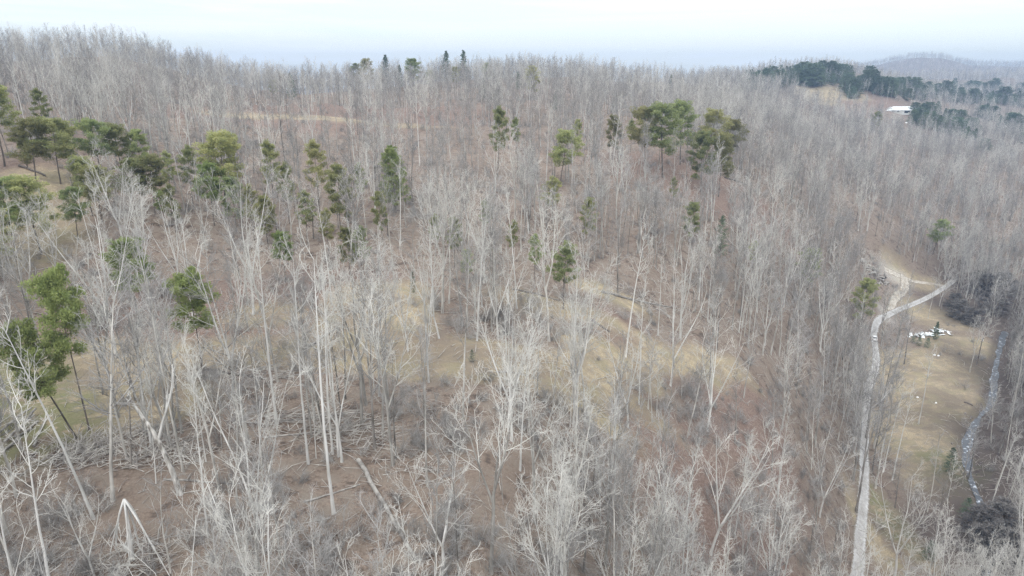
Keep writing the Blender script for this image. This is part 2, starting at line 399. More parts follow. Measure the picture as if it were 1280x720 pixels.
# ------------------------------------------------------------------ road, creek
def ribbon(name, P, wfun, lift, mat, across=12, edge_noise=0.3, seed=0, level=None):
    T = np.gradient(P, axis=0); T /= np.linalg.norm(T, axis=1, keepdims=True)
    Nn = np.stack([-T[:, 1], T[:, 0]], -1)
    V = []
    r_ = random.Random(seed)
    for i in range(len(P)):
        w = wfun(i / (len(P) - 1))
        e0 = edge_noise * mnoise.noise(Vector((i * 0.35, seed, 1))); e1 = edge_noise * mnoise.noise(Vector((i * 0.35, seed, 9)))
        for j in range(across + 1):
            s_ = -1 + 2 * j / across
            q = P[i] + Nn[i] * (s_ * w / 2 + (e0 if s_ < 0 else e1) * abs(s_))
            V.append((q[0], q[1], (hgt(q[0], q[1])[0] if level is None else level[i]) + lift))
    V = np.array(V); m = across + 1
    i, j = np.meshgrid(np.arange(len(P) - 1), np.arange(across), indexing='ij'); a = (i * m + j).ravel()
    Fr = np.stack([a, a + 1, a + m + 1, a + m], -1)
    me = mesh_np(name, V, Fr.ravel(), np.full(len(Fr), 4), mat)
    ca = np.tile(np.abs(np.linspace(-1, 1, m)), len(P)); vcol(me, 'across', ca, ca, ca)
    return tag(link(name, me), kind='structure')
def gravel_mat(name, c0, c1, c2):
    m, nt2, bb = new_mat(name); NN = nt2.nodes; LL = nt2.links
    t = NN.new('ShaderNodeTexCoord')
    def nz(s, d=5):
        q = NN.new('ShaderNodeTexNoise'); q.inputs['Scale'].default_value = s; q.inputs['Detail'].default_value = d; LL.new(t.outputs['Object'], q.inputs['Vector']); return q.outputs['Fac']
    r1 = NN.new('ShaderNodeValToRGB'); r1.color_ramp.elements[0].position = .35; r1.color_ramp.elements[1].position = .65
    r1.color_ramp.elements[0].color = (*c0, 1); r1.color_ramp.elements[1].color = (*c1, 1); LL.new(nz(1.3), r1.inputs[0])
    r2 = NN.new('ShaderNodeValToRGB'); r2.color_ramp.elements[0].position = .5; r2.color_ramp.elements[1].position = .72
    LL.new(nz(0.25), r2.inputs[0])
    mx_ = NN.new('ShaderNodeMix'); mx_.data_type = 'RGBA'; LL.new(r2.outputs[0], mx_.inputs[0]); LL.new(r1.outputs[0], mx_.inputs[6]); mx_.inputs[7].default_value = (*c2, 1)
    va = NN.new('ShaderNodeVertexColor'); va.layer_name = 'across'
    ad = NN.new('ShaderNodeMath'); ad.operation = 'MULTIPLY_ADD'; LL.new(nz(2.2), ad.inputs[0]); ad.inputs[1].default_value = .9; LL.new(va.outputs[0], ad.inputs[2])
    rv = NN.new('ShaderNodeValToRGB'); e_ = rv.color_ramp.elements; e_[0].position = .50; e_[0].color = (.30, .30, .30, 1); e_[1].position = .72; e_[1].color = (0, 0, 0, 1)
    x_ = e_.new(1.0); x_.color = (0, 0, 0, 1); x_ = e_.new(.99); x_.color = (0, 0, 0, 1)
    sc_ = NN.new('ShaderNodeMath'); sc_.operation = 'MULTIPLY'; sc_.inputs[1].default_value = .66; LL.new(ad.outputs[0], sc_.inputs[0]); LL.new(sc_.outputs[0], rv.inputs[0])
    e2 = NN.new('ShaderNodeMapRange'); e2.inputs['From Min'].default_value = 1.18; e2.inputs['From Max'].default_value = 1.36; LL.new(ad.outputs[0], e2.inputs['Value'])
    mmx = NN.new('ShaderNodeMath'); mmx.operation = 'MAXIMUM'; LL.new(rv.outputs[0], mmx.inputs[0]); LL.new(e2.outputs[0], mmx.inputs[1])
    m3 = NN.new('ShaderNodeMix'); m3.data_type = 'RGBA'; LL.new(mmx.outputs[0], m3.inputs[0]); LL.new(mx_.outputs[2], m3.inputs[6]); m3.inputs[7].default_value = (.21, .175, .14, 1)
    LL.new(m3.outputs[2], bb.inputs['Base Color']); bb.inputs['Roughness'].default_value = 0.9
    bu = NN.new('ShaderNodeBump'); bu.inputs['Strength'].default_value = 0.5; bu.inputs['Distance'].default_value = 0.05; LL.new(nz(9), bu.inputs['Height']); LL.new(bu.outputs[0], bb.inputs['Normal'])
    return m
GRAV = gravel_mat('limestone_gravel', (0.38, 0.37, 0.365), (0.54, 0.53, 0.525), (0.33, 0.315, 0.30))
DIRT = gravel_mat('dirt_track', (0.35, 0.30, 0.24), (0.60, 0.56, 0.50), (0.30, 0.25, 0.18))
ribbon('gravel_road', ROAD, lambda t: 2.65, 0.10, GRAV, seed=1)
ribbon('dirt_track', SPUR, lambda t: 2.6 + 1.5 * t, 0.07, DIRT, edge_noise=0.9, seed=2)
UP = densify(np.array([at(u, v)[:2] for u, v in [(1106, 336), (1120, 343), (1140, 351), (1158, 354), (1180, 357)]]), 2.0)
ribbon('upper_dirt_track', UP, lambda t: 3.6 - 2.0 * t, 0.06, DIRT, edge_noise=0.8, seed=8)
WAT, ntw, bw = new_mat('creek_water')
bw.inputs['Base Color'].default_value = (0.05, 0.055, 0.055, 1); bw.inputs['Roughness'].default_value = 0.3; bw.inputs['IOR'].default_value = 1.33; bw.inputs['Specular IOR Level'].default_value = 0.6
tw = ntw.nodes.new('ShaderNodeTexCoord'); nw = ntw.nodes.new('ShaderNodeTexNoise'); nw.inputs['Scale'].default_value = 1.6; nw.inputs['Detail'].default_value = 4
bu = ntw.nodes.new('ShaderNodeBump'); bu.inputs['Strength'].default_value = 0.3; bu.inputs['Distance'].default_value = 0.03
ntw.links.new(tw.outputs['Object'], nw.inputs['Vector']); ntw.links.new(nw.outputs['Fac'], bu.inputs['Height']); ntw.links.new(bu.outputs[0], bw.inputs['Normal'])
glint = ntw.nodes.new('ShaderNodeValToRGB'); glint.color_ramp.elements[0].position = 0.57; glint.color_ramp.elements[1].position = 0.68
glint.color_ramp.elements[0].color = (0.06, 0.065, 0.075, 1); glint.color_ramp.elements[1].color = (0.50, 0.53, 0.58, 1)  # pale sky glints painted as noise patches into the dark water colour
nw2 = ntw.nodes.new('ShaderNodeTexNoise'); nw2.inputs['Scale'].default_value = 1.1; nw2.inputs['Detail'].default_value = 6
ntw.links.new(tw.outputs['Object'], nw2.inputs['Vector']); ntw.links.new(nw2.outputs['Fac'], glint.inputs[0]); ntw.links.new(glint.outputs[0], bw.inputs['Base Color'])
zc_ = hgt(CREEK[:, 0], CREEK[:, 1]); zc_ = np.convolve(np.pad(zc_, 8, 'edge'), np.ones(17) / 17, 'valid')
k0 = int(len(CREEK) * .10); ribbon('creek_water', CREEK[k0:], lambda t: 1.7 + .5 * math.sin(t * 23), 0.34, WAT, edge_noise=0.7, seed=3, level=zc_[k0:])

# ------------------------------------------------------------------ tree prototypes
def unit(v): return v / (np.linalg.norm(v, axis=-1, keepdims=True) + 1e-9)
def grow(rng, base, dirs, length, n, wander, up):
    """M polylines of n points from base (M,3) along dirs (M,3)"""
    M = len(base); P = np.zeros((M, n, 3)); P[:, 0] = base; d = unit(dirs)
    step = (length / (n - 1))[:, None]
    for i in range(1, n):
        d = unit(d + rng.normal(0, wander, (M, 3)) + np.array([0, 0, up]))
        P[:, i] = P[:, i - 1] + d * step
    return P
def along(P, R, idx, t):
    """position, direction, radius at parameter t of polylines idx"""
    n = P.shape[1]; f = t * (n - 1); i = np.minimum(f.astype(int), n - 2); a = (f - i)[:, None]
    p0 = P[idx, i]; p1 = P[idx, i + 1]
    r = R[idx, i] * (1 - a[:, 0]) + R[idx, i + 1] * a[:, 0]
    return p0 * (1 - a) + p1 * a, unit(p1 - p0), r
def side_dirs(rng, D, ang):
    """directions leaving D (M,3) at angle ang (M,)"""
    M = len(D); r = rng.normal(0, 1, (M, 3)); r = unit(r - (r * D).sum(1, keepdims=True) * D)
    return D * np.cos(ang)[:, None] + r * np.sin(ang)[:, None]
def children_of(rng, P, R, per, tmin, lenf, ang0, ang1, n, wander, up, rf, rmin, L_par, tmax=1.0):
    M = len(P)
    idx = np.repeat(np.arange(M), per)
    t = np.tile(np.linspace(tmin, tmax, per), M) + rng.uniform(-.06, .06, M * per); t = np.clip(t, 0.02, 1.0)
    p, d, r = along(P, R, idx, t)
    dd = side_dirs(rng, d, rng.uniform(ang0, ang1, len(idx)))
    ln = L_par[idx] * lenf * rng.uniform(0.6, 1.25, len(idx)) * (1.15 - 0.5 * t)
    Pc = grow(rng, p, dd, ln, n, wander, up)
    r0 = np.maximum(r * rf, rmin)
    Rc = r0[:, None] * np.linspace(1, 0.45, n)[None]; Rc = np.maximum(Rc, rmin * 0.7)
    return Pc, Rc, ln
def bare_tree_mesh(seed, H=21, r0=0.17, clear=0.45, n1=16, spread=4.0, up1=0.10, ang=(0.6, 1.0), n2=5, n3=4, n4=3, stems=1, wob=0.02, twig=0.0115, bark=BARK, twm=TWIG, lean=0.0, fork=0.35):
    rng = np.random.default_rng(seed)
    tr = Geo(); cr = Geo()
    nT = 12
    d0 = unit(np.array([[lean, 0, 1.0]]) + rng.normal(0, 0.015, (1, 3)))
    if stems == 1:
        P = grow(rng, np.zeros((1, 3)), d0, np.array([H * 1.0]), nT, wob, 0.02)
        R = (r0 * (1 - 0.86 * np.linspace(0, 1, nT) ** 1.1))[None]
        R[0, 0] *= 1.35
        tr.tubes(P, R, 8); L = np.array([H])
        T1P, T1R = P, R
        cl = clear
        P1, R1, L1 = children_of(rng, P, R, n1, cl, spread / H, ang[0], ang[1], 7, 0.09, up1, 0.56, 0.036, np.array([H * 1.0]))
        ch = [(P1, R1, L1)]
    else:
        hf = H * fork
        P = grow(rng, np.zeros((1, 3)), d0, np.array([hf]), 6, wob, 0.02)
        R = (r0 * (1 - 0.25 * np.linspace(0, 1, 6)))[None]; R[0, 0] *= 1.3
        tr.tubes(P, R, 9)
        az = rng.uniform(0, 2 * PI) + np.arange(stems) * 2 * PI / stems + rng.uniform(-.5, .5, stems)
        tilt = rng.uniform(0.12, 0.42, stems)
        D = np.stack([np.sin(tilt) * np.cos(az), np.sin(tilt) * np.sin(az), np.cos(tilt)], -1)
        start = np.repeat(P[:, -1], stems, 0) - np.array([0, 0, 1.]) * rng.uniform(0, hf * 0.25, stems)[:, None] * (np.arange(stems) > 0)[:, None]
        Ls = (H - hf) * rng.uniform(0.85, 1.1, stems)
        PS = grow(rng, start, D, Ls, 10, 0.035, 0.035)
        RS = (r0 * rng.uniform(0.45, 0.68, stems))[:, None] * (1 - 0.84 * np.linspace(0, 1, 10))[None]
        tr.tubes(PS, RS, 6)
        ch = [children_of(rng, PS, RS, max(5, n1 // stems + 3), 0.22, spread / (H - hf), ang[0] * 0.8, ang[1] * 0.85, 7, 0.08, up1, 0.5, 0.026, Ls)]
    P1, R1, L1 = ch[0]
    cr.tubes(P1, R1, 4)
    P2, R2, L2 = children_of(rng, P1, R1, n2, 0.2, 0.48, 0.45, 0.9, 5, 0.12, 0.08, 0.66, 0.020, L1)
    cr.tubes(P2, R2, 3)
    P3_, R3, L3 = children_of(rng, P2, R2, n3, 0.2, 0.52, 0.4, 0.9, 4, 0.13, 0.05, 0.62, twig, L2)
    cr.tubes(P3_, R3, 3)
    P4, R4, L4 = children_of(rng, P3_, R3, n4, 0.25, 0.75, 0.35, 0.95, 3, 0.14, 0.03, 0.8, twig * 0.8, L3)
    cr.tubes(P4, R4, 3)
    # a few dead stubs low on the trunk
    if stems == 1 and clear > 0.35:
        P5, R5, L5 = children_of(rng, T1P, T1R, 5, 0.15, 1.3 / H, 0.8, 1.4, 4, 0.1, 0.02, 0.25, 0.014, np.array([H * 1.0]), tmax=clear)
        cr.tubes(P5, R5, 3)
    return tr.mesh('trunk', bark), cr.mesh('branches', twm)

BARE = []  # (trunk mesh, branch mesh, height, words)
specs = [
 dict(H=22, r0=.16, clear=.52, n1=15, spread=4.4, up1=.14, ang=(.55, 1.0)),
 dict(H=19, r0=.13, clear=.50, n1=13, spread=3.0, up1=.18, ang=(.45, .85)),
 dict(H=22, r0=.19, clear=.42, n1=19, spread=4.9, up1=.09, ang=(.6, 1.15)),
 dict(H=18, r0=.15, clear=.36, n1=18, spread=4.6, up1=.08, ang=(.65, 1.2), bark=BARKD),
 dict(H=21, r0=.20, stems=3, n1=16, spread=4.4, up1=.08, fork=.42, bark=BARK, twm=TWIGW),
 dict(H=17, r0=.11, clear=.45, n1=12, spread=2.8, up1=.12, ang=(.5, 1.0), bark=BARKD),
 dict(H=22, r0=.21, stems=4, n1=18, spread=4.6, up1=.08, fork=.30, bark=BARKW, twm=TWIGW),
 dict(H=16, r0=.15, clear=.30, n1=16, spread=5.2, up1=.04, ang=(.8, 1.3), wob=.05),
 dict(H=23, r0=.15, clear=.62, n1=11, spread=3.6, up1=.14, ang=(.5, 1.0), bark=BARKW, twm=TWIGW),
 dict(H=12, r0=.07, clear=.30, n1=14, spread=2.8, up1=.10, ang=(.6, 1.1), n2=5, n3=3, bark=BARKW, twm=TWIGW),
 dict(H=9, r0=.05, clear=.20, n1=14, spread=2.0, up1=.12, ang=(.5, 1.0), n2=4, n3=3),
 dict(H=18, r0=.19, stems=3, n1=14, spread=5.0, up1=.02, fork=.25, wob=.05, bark=BARKW, twm=TWIGW),
]
words_ = ['straight narrow-crowned bare tree', 'slender upswept bare tree', 'tall wide-crowned bare tree', 'round twiggy bare tree',
 'three-stemmed bare tree', 'thin small-crowned bare tree', 'whitish many-stemmed bare tree', 'short crooked bare tree',
 'pale pole-like bare tree', 'young fine-twigged bare tree', 'low wispy bare sapling', 'white broad-forked bare tree']
for i, s_ in enumerate(specs):
    t_, b_ = bare_tree_mesh(100 + i, **s_)
    BARE.append((t_, b_, s_['H'], words_[i]))

def needle_clumps(rng, centers, rad, per, size, flat=0.6):
    """spiky tufts: thin triangles round clump centres"""
    M = len(centers); c = np.repeat(centers, per, 0); rr = np.repeat(rad, per)
    off = unit(rng.normal(0, 1, (len(c), 3))) * (rng.uniform(0.25, 1.0, len(c)) ** 0.6 * rr)[:, None]; off[:, 2] *= flat
    p = c + off
    d = unit(off + rng.normal(0, 0.35, off.shape) * rr[:, None] + np.array([0, 0, 0.25]))
    s_ = rng.uniform(0.6, 1.3, len(c)) * size
    side = unit(np.cross(d, rng.normal(0, 1, d.shape)))
    V = np.stack([p - side * (s_ * 0.32)[:, None], p + side * (s_ * 0.32)[:, None], p + d * s_[:, None]], 1).reshape(-1, 3)
    Fa = np.arange(len(V)).reshape(-1, 3)
    return V, Fa
def pine_mesh(seed, H=15, r0=.14, clear=.5, spread=3.0, n1=20, per=62, leaf=NEEDLE, dens=1.0, top=1.0, size=.27):
    rng = np.random.default_rng(seed); tr = Geo(); cr = Geo()
    P = grow(rng, np.zeros((1, 3)), np.array([[rng.normal(0, .04), rng.normal(0, .04), 1]]), np.array([H * .97]), 12, .02, .03)
    R = (r0 * (1 - .85 * np.linspace(0, 1, 12)))[None]; R[0, 0] *= 1.25
    tr.tubes(P, R, 8)
    t = np.linspace(clear, 0.98, n1) + rng.uniform(-.015, .015, n1); t = np.clip(t, 0, 1)
    p, d, r = along(P, R, np.zeros(n1, int), t)
    az = np.arange(n1) * 2.4 + rng.uniform(-.5, .5, n1); el = 0.15 + 0.75 * ((t - clear) / (1 - clear)) + rng.normal(0, .12, n1)
    D = np.stack([np.cos(el) * np.cos(az), np.cos(el) * np.sin(az), np.sin(el)], -1)
    prof = np.sin(PI * np.clip((t - clear) / (1 - clear) * 0.80 + 0.18, 0, 1)) ** 0.8
    ln = spread * prof * rng.uniform(.55, 1.2, n1) + .4
    P1 = grow(rng, p, D, ln, 6, .10, .05); R1 = np.maximum(r * .45, .02)[:, None] * np.linspace(1, .35, 6)[None]
    tr.tubes(P1, R1, 4)
    P2, R2, L2 = children_of(rng, P1, R1, 4, .35, .42, .5, 1.0, 4, .12, .08, .6, .012, ln)
    tr.tubes(P2, R2, 3)
    cen = np.concatenate([P1[:, -1], P1[:, -2], P2[:, -1], P2[:, 2]]); keep = rng.uniform(0, 1, len(cen)) < 1.1 * dens
    cen = cen[keep] + rng.normal(0, .12, (keep.sum(), 3))
    rad = rng.uniform(.45, .95, len(cen)) * (spread / 3.0) ** .5
    V, Fa = needle_clumps(rng, cen, rad, per, size, .55); cr.add_arr(V, Fa)
    # dead twigs below the crown
    P5, R5, L5 = children_of(rng, P, R, 7, .2, 1.5 / H, .9, 1.4, 4, .1, .0, .25, .013, np.array([H * 1.]), tmax=clear); tr.tubes(P5, R5, 3)
    return tr.mesh('trunk', PBARK), cr.mesh('crown', leaf, smooth=False)
def cone_mesh(seed, H=12, r0=.13, spread=2.3, n1=60, per=20, leaf=CEDAR, low=.08, size=.32, blunt=0.0):
    rng = np.random.default_rng(seed); tr = Geo(); cr = Geo()
    P = grow(rng, np.zeros((1, 3)), np.array([[0, 0, 1.]]), np.array([H]), 10, .006, .02)
    R = (r0 * (1 - .9 * np.linspace(0, 1, 10)))[None]; tr.tubes(P, R, 7)
    t = np.linspace(low, .99, n1); p, d, r = along(P, R, np.zeros(n1, int), t)
    az = np.arange(n1) * 2.4 + rng.uniform(-.4, .4, n1); el = .05 + .5 * t + rng.normal(0, .08, n1)
    D = np.stack([np.cos(el) * np.cos(az), np.cos(el) * np.sin(az), np.sin(el)], -1)
    prof = (1 - (t - low) / (1 - low)) ** (0.8 - blunt) * np.clip((t - low + .08) / .15, .4, 1)
    ln = spread * prof * rng.uniform(.7, 1.15, n1) + .15
    P1 = grow(rng, p, D, ln, 5, .06, .03); R1 = np.maximum(r * .3, .012)[:, None] * np.linspace(1, .4, 5)[None]; tr.tubes(P1, R1, 3)
    cen = np.concatenate([P1[:, -1], P1[:, -2], P1[:, 2] ]) + rng.normal(0, .12, (3 * n1, 3))
    rad = np.tile(np.clip(ln * .32, .15, .6), 3)
    V, Fa = needle_clumps(rng, cen, rad, per, size, .6); cr.add_arr(V, Fa)
    return tr.mesh('trunk', PBARK), cr.mesh('crown', leaf, smooth=False)
PINES = [pine_mesh(300, 16, .15, .42, 3.6, 28), pine_mesh(301, 15, .14, .40, 3.9, 28), pine_mesh(302, 17, .16, .52, 3.4, 22),
         pine_mesh(303, 14, .13, .30, 3.0, 24, dens=.9), pine_mesh(304, 15, .13, .42, 2.4, 22, dens=.9, per=40)]
PH = [16, 15, 17, 14, 15]
BPINES = [pine_mesh(310, 15, .13, .55, 3.0, 28, per=60, leaf=NEEDLEB), pine_mesh(311, 15, .14, .42, 3.2, 30, per=58, leaf=NEEDLEB)]
BPH = [15, 15]
CONES = [cone_mesh(320, 13, .14, 2.6), cone_mesh(321, 15, .16, 3.4, 54, blunt=.25), cone_mesh(322, 10, .11, 1.7, 46)]
CONES.append(cone_mesh(323, 13, .15, 3.3, 70, per=60, leaf=NEEDLEB, low=.16, size=.28, blunt=.35)); THICK = leaf_mat('dark_thicket_twigs', (0.09, 0.082, 0.08), (0.20, 0.185, 0.175), 0.3, 0.02, 0)
CONES.append(cone_mesh(324, 14, .16, 4.2, 60, per=30, leaf=CEDAR, low=.05, size=.5, blunt=.5))
CONES.append(cone_mesh(325, 12, .12, 4.6, 60, per=34, leaf=THICK, low=.03, size=.42, blunt=.55))
CH = [13, 15, 10, 13, 14, 12]

def shrub_mesh(seed, Hs=2.6, n=14):
    rng = np.random.default_rng(seed); st = Geo()
    base = rng.normal(0, .25, (n, 3)); base[:, 2] = 0
    az = rng.uniform(0, 2 * PI, n); el = rng.uniform(.7, 1.45, n)
    D = np.stack([np.cos(el) * np.cos(az), np.cos(el) * np.sin(az), np.sin(el)], -1)
    ln = Hs * rng.uniform(.5, 1.1, n)
    P = grow(rng, base, D, ln, 6, .12, .0); R = np.full((n, 1), .018) * np.linspace(1, .4, 6)[None]; st.tubes(P, R, 3)
    P2, R2, L2 = children_of(rng, P, R, 7, .15, .42, .4, 1.0, 4, .15, .05, .7, .010, ln); st.tubes(P2, R2, 3)
    P3_, R3, L3 = children_of(rng, P2, R2, 4, .2, .5, .4, 1.0, 3, .15, .05, .8, .008, L2); st.tubes(P3_, R3, 3)
    return st.mesh('stems', TWIG)
SHRUBS = [shrub_mesh(400, 2.6), shrub_mesh(401, 3.4, 11), shrub_mesh(402, 1.8, 16)]

# ------------------------------------------------------------------ planting the wood
def zone(u, v):
    """plain-language place on the hillside, for labels"""
    if u > 1120 and v > 360: return 'on the valley floor between the road and the creek'
    if u > 1000 and v > 360: return 'on the bank above the gravel road'
    lr = 'at the far left' if u < 150 else 'left of the middle' if u < 430 else 'in the middle' if u < 700 else 'right of the middle' if u < 880 else 'toward the road'
    if v > 640: return 'at the very foot of the slope ' + lr
    if v > 540: return 'on the lower slope ' + lr
    if v > 470: return 'just below the grassy bench ' + lr
    if v > 400: return 'on the grassy bench ' + lr
    return 'on the bank above the bench ' + lr
n_bare = [0]
def size_word(s):
    return 'stunted ' if s < .8 else 'modest ' if s < .95 else '' if s < 1.08 else 'towering '
def put_tree(name, meshes, loc, rz, sc, label, cat, group, tilt=(0, 0), parts=('trunk', 'branches')):
    e = empty(name, loc); e.rotation_mode = 'ZYX'; e.rotation_euler = (tilt[0], tilt[1], rz); e.scale = (sc, sc, sc)
    tag(e, label, cat, group)
    for pn, m_ in zip(parts, meshes):
        o = bpy.data.objects.new(pn, m_); C.objects.link(o); o.parent = e
    return e
occupied = []   # x, y, radius kept free of random trees
def place_px(u, vb, vt):
    """ground point under pixel (u,vb) and the height that reaches row vt"""
    q = at(u, vb); d = q[1] * cp - (q[2] - CAMZ) * sp
    lo, hi = 0.5, 60.
    for _ in range(40):
        m = (lo + hi) / 2
        if project(q[0], q[1], q[2] + m)[1] > vt: lo = m
        else: hi = m
    return q, lo

GP = 'pines and other evergreens among the bare trees'
def evergreen(u, vb, vt, bank, k, label, name='pine_tree', cat='pine tree', rad=1.5, tilt=None, wide=1.0, group=None):
    q, h = place_px(u, vb, vt)
    meshes, hs = bank
    sc_ = h / hs[k]
    e = put_tree(name, meshes[k], (q[0], q[1], q[2] - .15), rnd.uniform(0, 6.28), sc_, label, cat, group or GP, tilt or (rnd.uniform(-.03, .03), rnd.uniform(-.03, .03)), ('trunk', 'crown'))
    e.scale = (sc_ * wide, sc_ * wide, sc_)
    if rad:
        occupied.append((q[0], q[1], rad + .5))
        if q[1] < 420: [occupied.append((q[0] * (1 - dd / q[1]), q[1] - dd, 3.2 - dd * .09)) for dd in (4, 8, 13) if dd < .14 * q[1]]
    return e
PB, BB, CB = (PINES, PH), (BPINES, BPH), (CONES, CH)
for a in [
 (6, 208, 106, PB, 2, 'dark pine with a bare lower trunk at the left edge of the hill', 1.1),
 (46, 232, 150, PB, 0, 'broad olive pine, left one of the pair below the left ridge', 1.25),
 (76, 230, 149, PB, 1, 'broad olive pine, right one of the pair below the left ridge', 1.2),
 (57, 172, 112, PB, 4, 'small dull pine standing behind the broad olive pair', 1.0),
 (128, 222, 150, PB, 1, 'flat-topped pine right of the broad olive pair', 1.15),
 (154, 222, 156, PB, 0, 'pine in the middle of the upper left row of three', 1.1),
 (180, 224, 163, PB, 3, 'low pine ending the upper left row of three', 1.0),
 (116, 270, 197, PB, 0, 'yellow-green pine behind the big white many-stemmed tree', 1.1),
 (128, 278, 208, PB, 1, 'short yellow-green pine tucked beside the white many-stemmed tree', 1.0),
 (164, 268, 200, PB, 1, 'olive pine, left of the two close ones above the white tree', 1.2),
 (194, 268, 196, PB, 0, 'olive pine, right of the two close ones above the white tree', 1.25),
 (22, 325, 226, PB, 1, 'large yellowish pine over the dry grass at far left', 1.2),
 (52, 318, 222, PB, 0, 'large yellowish pine with drooping boughs beside dry grass', 1.25),
 (4, 345, 256, PB, 3, 'ragged yellowish pine cut by the left edge', 1.1),
 (242, 262, 184, PB, 4, 'thin brownish half-dead pine left of the tallest pine', .9),
 (283, 274, 168, PB, 0, 'tallest rounded pine on the left slope', 1.2),
 (268, 282, 206, BB, 1, 'fresh green pine in front of the tallest rounded pine', 1.0),
 (296, 290, 222, PB, 3, 'green pine at the right foot of the tallest rounded pine', 1.0),
 (207, 285, 240, BB, 0, 'small bright pine above the forked white tree', .9),
 (343, 262, 178, PB, 4, 'sparse pine right of the tallest rounded pine', .9),
 (362, 280, 205, PB, 4, 'sparse yellow-green pine on the left middle slope', 1.0),
 (400, 268, 178, PB, 4, 'thin pine with a small high tuft on the middle slope', .9),
 (426, 292, 208, PB, 3, 'soft olive pine left of the dense cone-shaped pine', .9),
 (455, 348, 284, PB, 4, 'faded yellow pine above the earthen bank', 1.0),
 (438, 345, 285, PB, 3, 'pale olive pine beside the faded yellow one', .9),
 (568, 335, 272, PB, 4, 'dull yellow pine in the middle of the slope', .9),
 (583, 352, 312, PB, 3, 'low dull pine below its yellow neighbour', .9),
 (668, 352, 294, PB, 4, 'thin yellow pine left of the taller one above the mound', .9),
 (704, 386, 304, PB, 4, 'yellow-green pine with a dark trunk above the mound', 1.2),
 (622, 222, 136, PB, 4, 'narrow yellowish pine on the upper middle slope', .8),
 (700, 234, 164, PB, 1, 'rounded green pine alone on the upper middle slope', 1.0),
 (690, 280, 222, PB, 4, 'small flat pine below the lone rounded one', 1.3),
 (766, 200, 145, PB, 3, 'small pine left of the green pine cluster', .8),
 (736, 304, 248, PB, 3, 'dark leaning pine right of the small flat one', .8),
 (806, 212, 136, PB, 1, 'leftmost pine of the green cluster on the right slope', 1.1),
 (828, 222, 132, PB, 0, 'bright front pine of the green cluster on the right slope', 1.2),
 (850, 206, 128, PB, 0, 'rear pine of the green cluster on the right slope', 1.0),
 (880, 210, 138, PB, 1, 'pine at the right shoulder of the green cluster', 1.0),
 (906, 208, 150, PB, 1, 'outlying dark pine at the right end of the cluster', 1.0),
 (876, 240, 166, PB, 3, 'low pine under the right shoulder of the cluster', 1.0),
 (898, 246, 170, PB, 0, 'full round pine at the bottom right of the cluster', .9),
 (862, 306, 254, PB, 3, 'small green pine below the reddish clearing', .9),
 (900, 322, 270, CB, 1, 'small dark pine among bare trees below the reddish clearing', .8),
 (1010, 362, 312, PB, 3, 'hazy yellow-green pine on the slope above the road', 1.2),
 (1076, 410, 350, PB, 3, 'hazy yellow-green pine left of the road fork', 1.0),
 (1166, 318, 275, PB, 1, 'lone green pine in the woods beyond the road', 1.1),
 (940, 345, 302, PB, 4, 'faint sparse pine on the right slope', .9),
 (357, 350, 292, BB, 1, 'small bright pine on the bank above the bench', 1.0),
 (174, 402, 300, BB, 1, 'bright green pine right of the big white many-stemmed tree', 1.1),
 (255, 478, 344, BB, 0, 'bright green pine on the edge of the bench, crown halfway down the picture', .9)]:
    evergreen(a[0], a[1], a[2], a[3], a[4], a[5], wide=a[6])
evergreen(112, 538, 345, BB, 0, 'tall bright pine with a long bare leaning trunk near the brush pile', tilt=(0, .0), wide=.62, rad=2)
evergreen(96, 548, 400, BB, 1, 'bright green pine leaning left over the grass at the left edge', tilt=(0, -.30), wide=.85, rad=2.5)
for (u, vb, vt, k_, w_, lb) in [(222, 300, 232, 4, 1.0, 'faint sparse pine between the small bright pine and the white trees'), (318, 300, 232, 4, 1.0, 'faint olive pine below the tallest rounded pine'), (336, 312, 246, 3, .9, 'faint olive pine low on the left middle slope'), (384, 305, 240, 4, 1.0, 'faint yellow pine left of the soft olive one'),
   (412, 322, 262, 4, 1.0, 'wispy yellowish pine above the dry grass'), (452, 262, 205, 4, .8, 'thin olive pine just left of the cone-shaped one'), (478, 300, 240, 3, .7, 'wispy pine below the cone-shaped one'), (606, 300, 250, 4, .8, 'thin yellow pine in the middle of the slope'), (640, 330, 276, 4, .8, 'faint yellow pine left of the thin one above the mound'),
   (98, 300, 236, 1, 1.0, 'olive pine behind the white many-stemmed crown'), (90, 214, 158, 0, 1.0, 'olive pine between the broad pair and the flat-topped one'), (214, 250, 190, 4, .9, 'thin olive pine left of the half-dead brownish one'), (10, 300, 232, 0, 1.2, 'yellowish pine crowding the left edge above the grass'), (34, 205, 168, 3, .9, 'small pine at the left foot of the broad pair'),
   (646, 196, 148, 4, .8, 'thin dull pine left of the rounded green pine'), (722, 190, 150, 3, .7, 'faint pine above the rounded green pine'), (788, 190, 150, 4, .8, 'faint pine just left of the green cluster'), (842, 262, 222, 4, .9, 'faint pine under the green cluster'), (920, 190, 158, 4, .8, 'faint outlier pine right of the green cluster'), (545, 320, 268, 4, .8, 'faint yellow pine near the middle above the dry bank')]:
    evergreen(u, vb, vt, PB, k_, lb, wide=w_, rad=1.2)
evergreen(495, 266, 184, CB, 3, 'dense cone-shaped green pine standing alone left of the middle', wide=1.0).children
